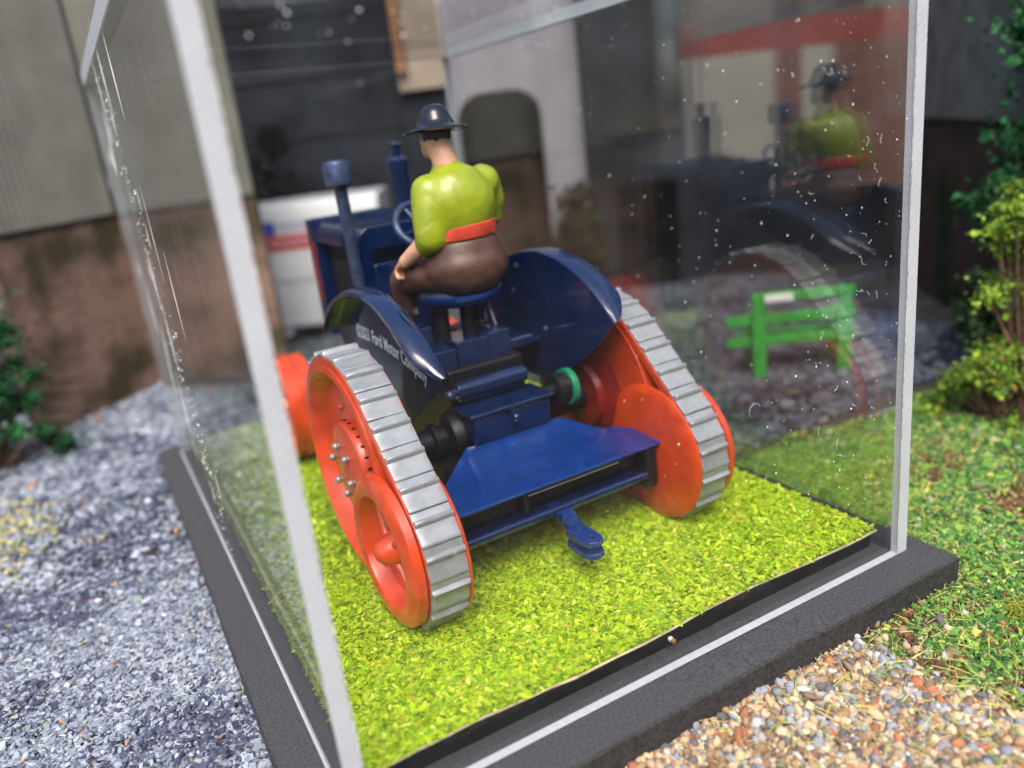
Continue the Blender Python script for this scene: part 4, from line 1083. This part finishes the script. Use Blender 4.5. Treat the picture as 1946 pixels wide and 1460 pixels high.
bush('climbing_shrub', 'dark shrub climbing the dark brick wall at right', 'bush', (25.6,5.6,GZ), cl(40,2.3,1.8,0.3,6.2,0.3,0.7), 6200, 0.11, [(0.025,0.05,0.022),(0.04,0.07,0.025),(0.015,0.03,0.015)], [3,2,2], 7)
bush('reflection_shrub', 'round almost black shrub made for a dark reflection behind the white van', 'bush', bg(-13.6,49,GZ), [(0,0,8.6,2.0),(-0.8,0,9.3,1.5),(0.8,0,8.2,1.6),(0,0,5,2),(0.2,0,3,1.6)], 5000, 0.18, [(0.012,0.014,0.016),(0.02,0.02,0.02)], [1,1], 5)  # solid shape added for a dark round reflection

bush('olive_shrub', 'dark olive shrub at the foot of the pale building beside its doorway', 'bush', bg(4.9,48.0,GZ), cl(40,1.5,1.2,0.3,6.3,0.4,0.9), 6000, 0.16, [(0.035,0.04,0.014),(0.05,0.055,0.02),(0.02,0.022,0.012)], [2,1,2], 7)  # low shrub with dark olive leaf colours
# green garden bench
bn_ = thing('green_bench', 'bright green slatted bench with a white plate on its top rail', 'bench', bg(9.2,28.6,GZ), BGROT - R(6))
zb = -GZ
for x in (0.22, 3.32):
    MB().box(x-0.24,x+0.24,0,0.22,-0.02,3.35).build('back_post', M['benchgreen'], bn_, bevel=0.04)
    MB().box(x-0.15,x+0.15,1.5,1.72,-0.02,2.1).build('front_leg', M['benchgreen'], bn_, bevel=0.04)
    MB().box(x-0.12,x+0.12,0.2,1.8,2.11,2.27).build('arm', M['benchgreen'], bn_, bevel=0.03)
for z_, hh in ((2.95,0.36),(2.12,0.38),(1.30,0.34)):
    r_ = MB().box(-0.95 if z_ < 2.9 else -0.02,3.75,0.225,0.34,z_,z_+hh).build('slat', M['benchgreen'], bn_, bevel=0.03)
    if z_ > 2.9: MB().box(0.42,1.45,-0.05,0.22,z_+0.06,z_+0.29).build('white_plate', M['pinwhite'], bn_, bevel=0.02)
for k in range(4): MB().box(-0.3,3.4,0.42+k*0.34,0.68+k*0.34,1.42,1.54).build('slat', M['benchgreen'], bn_, bevel=0.03)
for x in (0.22, 3.12): MB().box(x-0.2,x+0.2,-0.05,0.3,-0.06,0.12).build('foot', M['orange'], bn_, bevel=0.04)

# real house to the left, seen only mirrored in the right panel
hs = thing('garden_house', 'cream rendered house wall with red fascia and brick corner mirrored in the case', 'house', (0,0,0))
def quadwall(name, p, q, z0, z1, m, th=0.6):
    ln, an = run(p, q); o = MB().box(0,ln,-th,0,z0,z1).build(name, m, hs); place(o, (p[0],p[1],0), an)
hp0, hp1, hp2 = (-18.1,40.9), (-30.7,37.63), (-43.4,34.35)
quadwall('cream_wall', hp0, hp1, GZ-0.05, 12.8, M['housewhite'])
quadwall('brick_corner', hp1, hp2, GZ-0.05, 12.8, M['housebrick'])
quadwall('fascia', (-17.9,40.95), (-43.8,34.25), 12.81, 15.2, M['roofred'], 1.0)
quadwall('upper_wall', hp0, hp2, 15.01, 24, M['beige'])
quadwall('pilaster', (-25.6,38.95), (-27.95,38.34), GZ, 12.79, M['housebrick'], 0.7)
# unseen hedge added behind the camera to keep front panel reflections dark
pts = [(x, -62+6*math.sin(x*0.05), 0) for x in range(-80, 90, 6)]
cls = [(p[0]+random.uniform(-3,3), p[1]+random.uniform(-3,3), random.uniform(0,34), random.uniform(4,7)) for p in pts for k in range(7)]
hg = foliage('added_hedge', cls, 16000, 1.1, [(0.02,0.035,0.015),(0.03,0.05,0.02),(0.015,0.02,0.012)], [1,1,1], None)
tag(hg, 'unseen tall dark hedge added behind the viewer to darken reflections in the front panel', 'hedge')
tag(MB().box(-90,95,-70,-66,GZ-0.1,34).build('added_fence', M['trim']), 'unseen dark fence added behind the hedge as a backdrop for reflections', 'fence')  # unseen dark backdrop added for the front panel to mirror
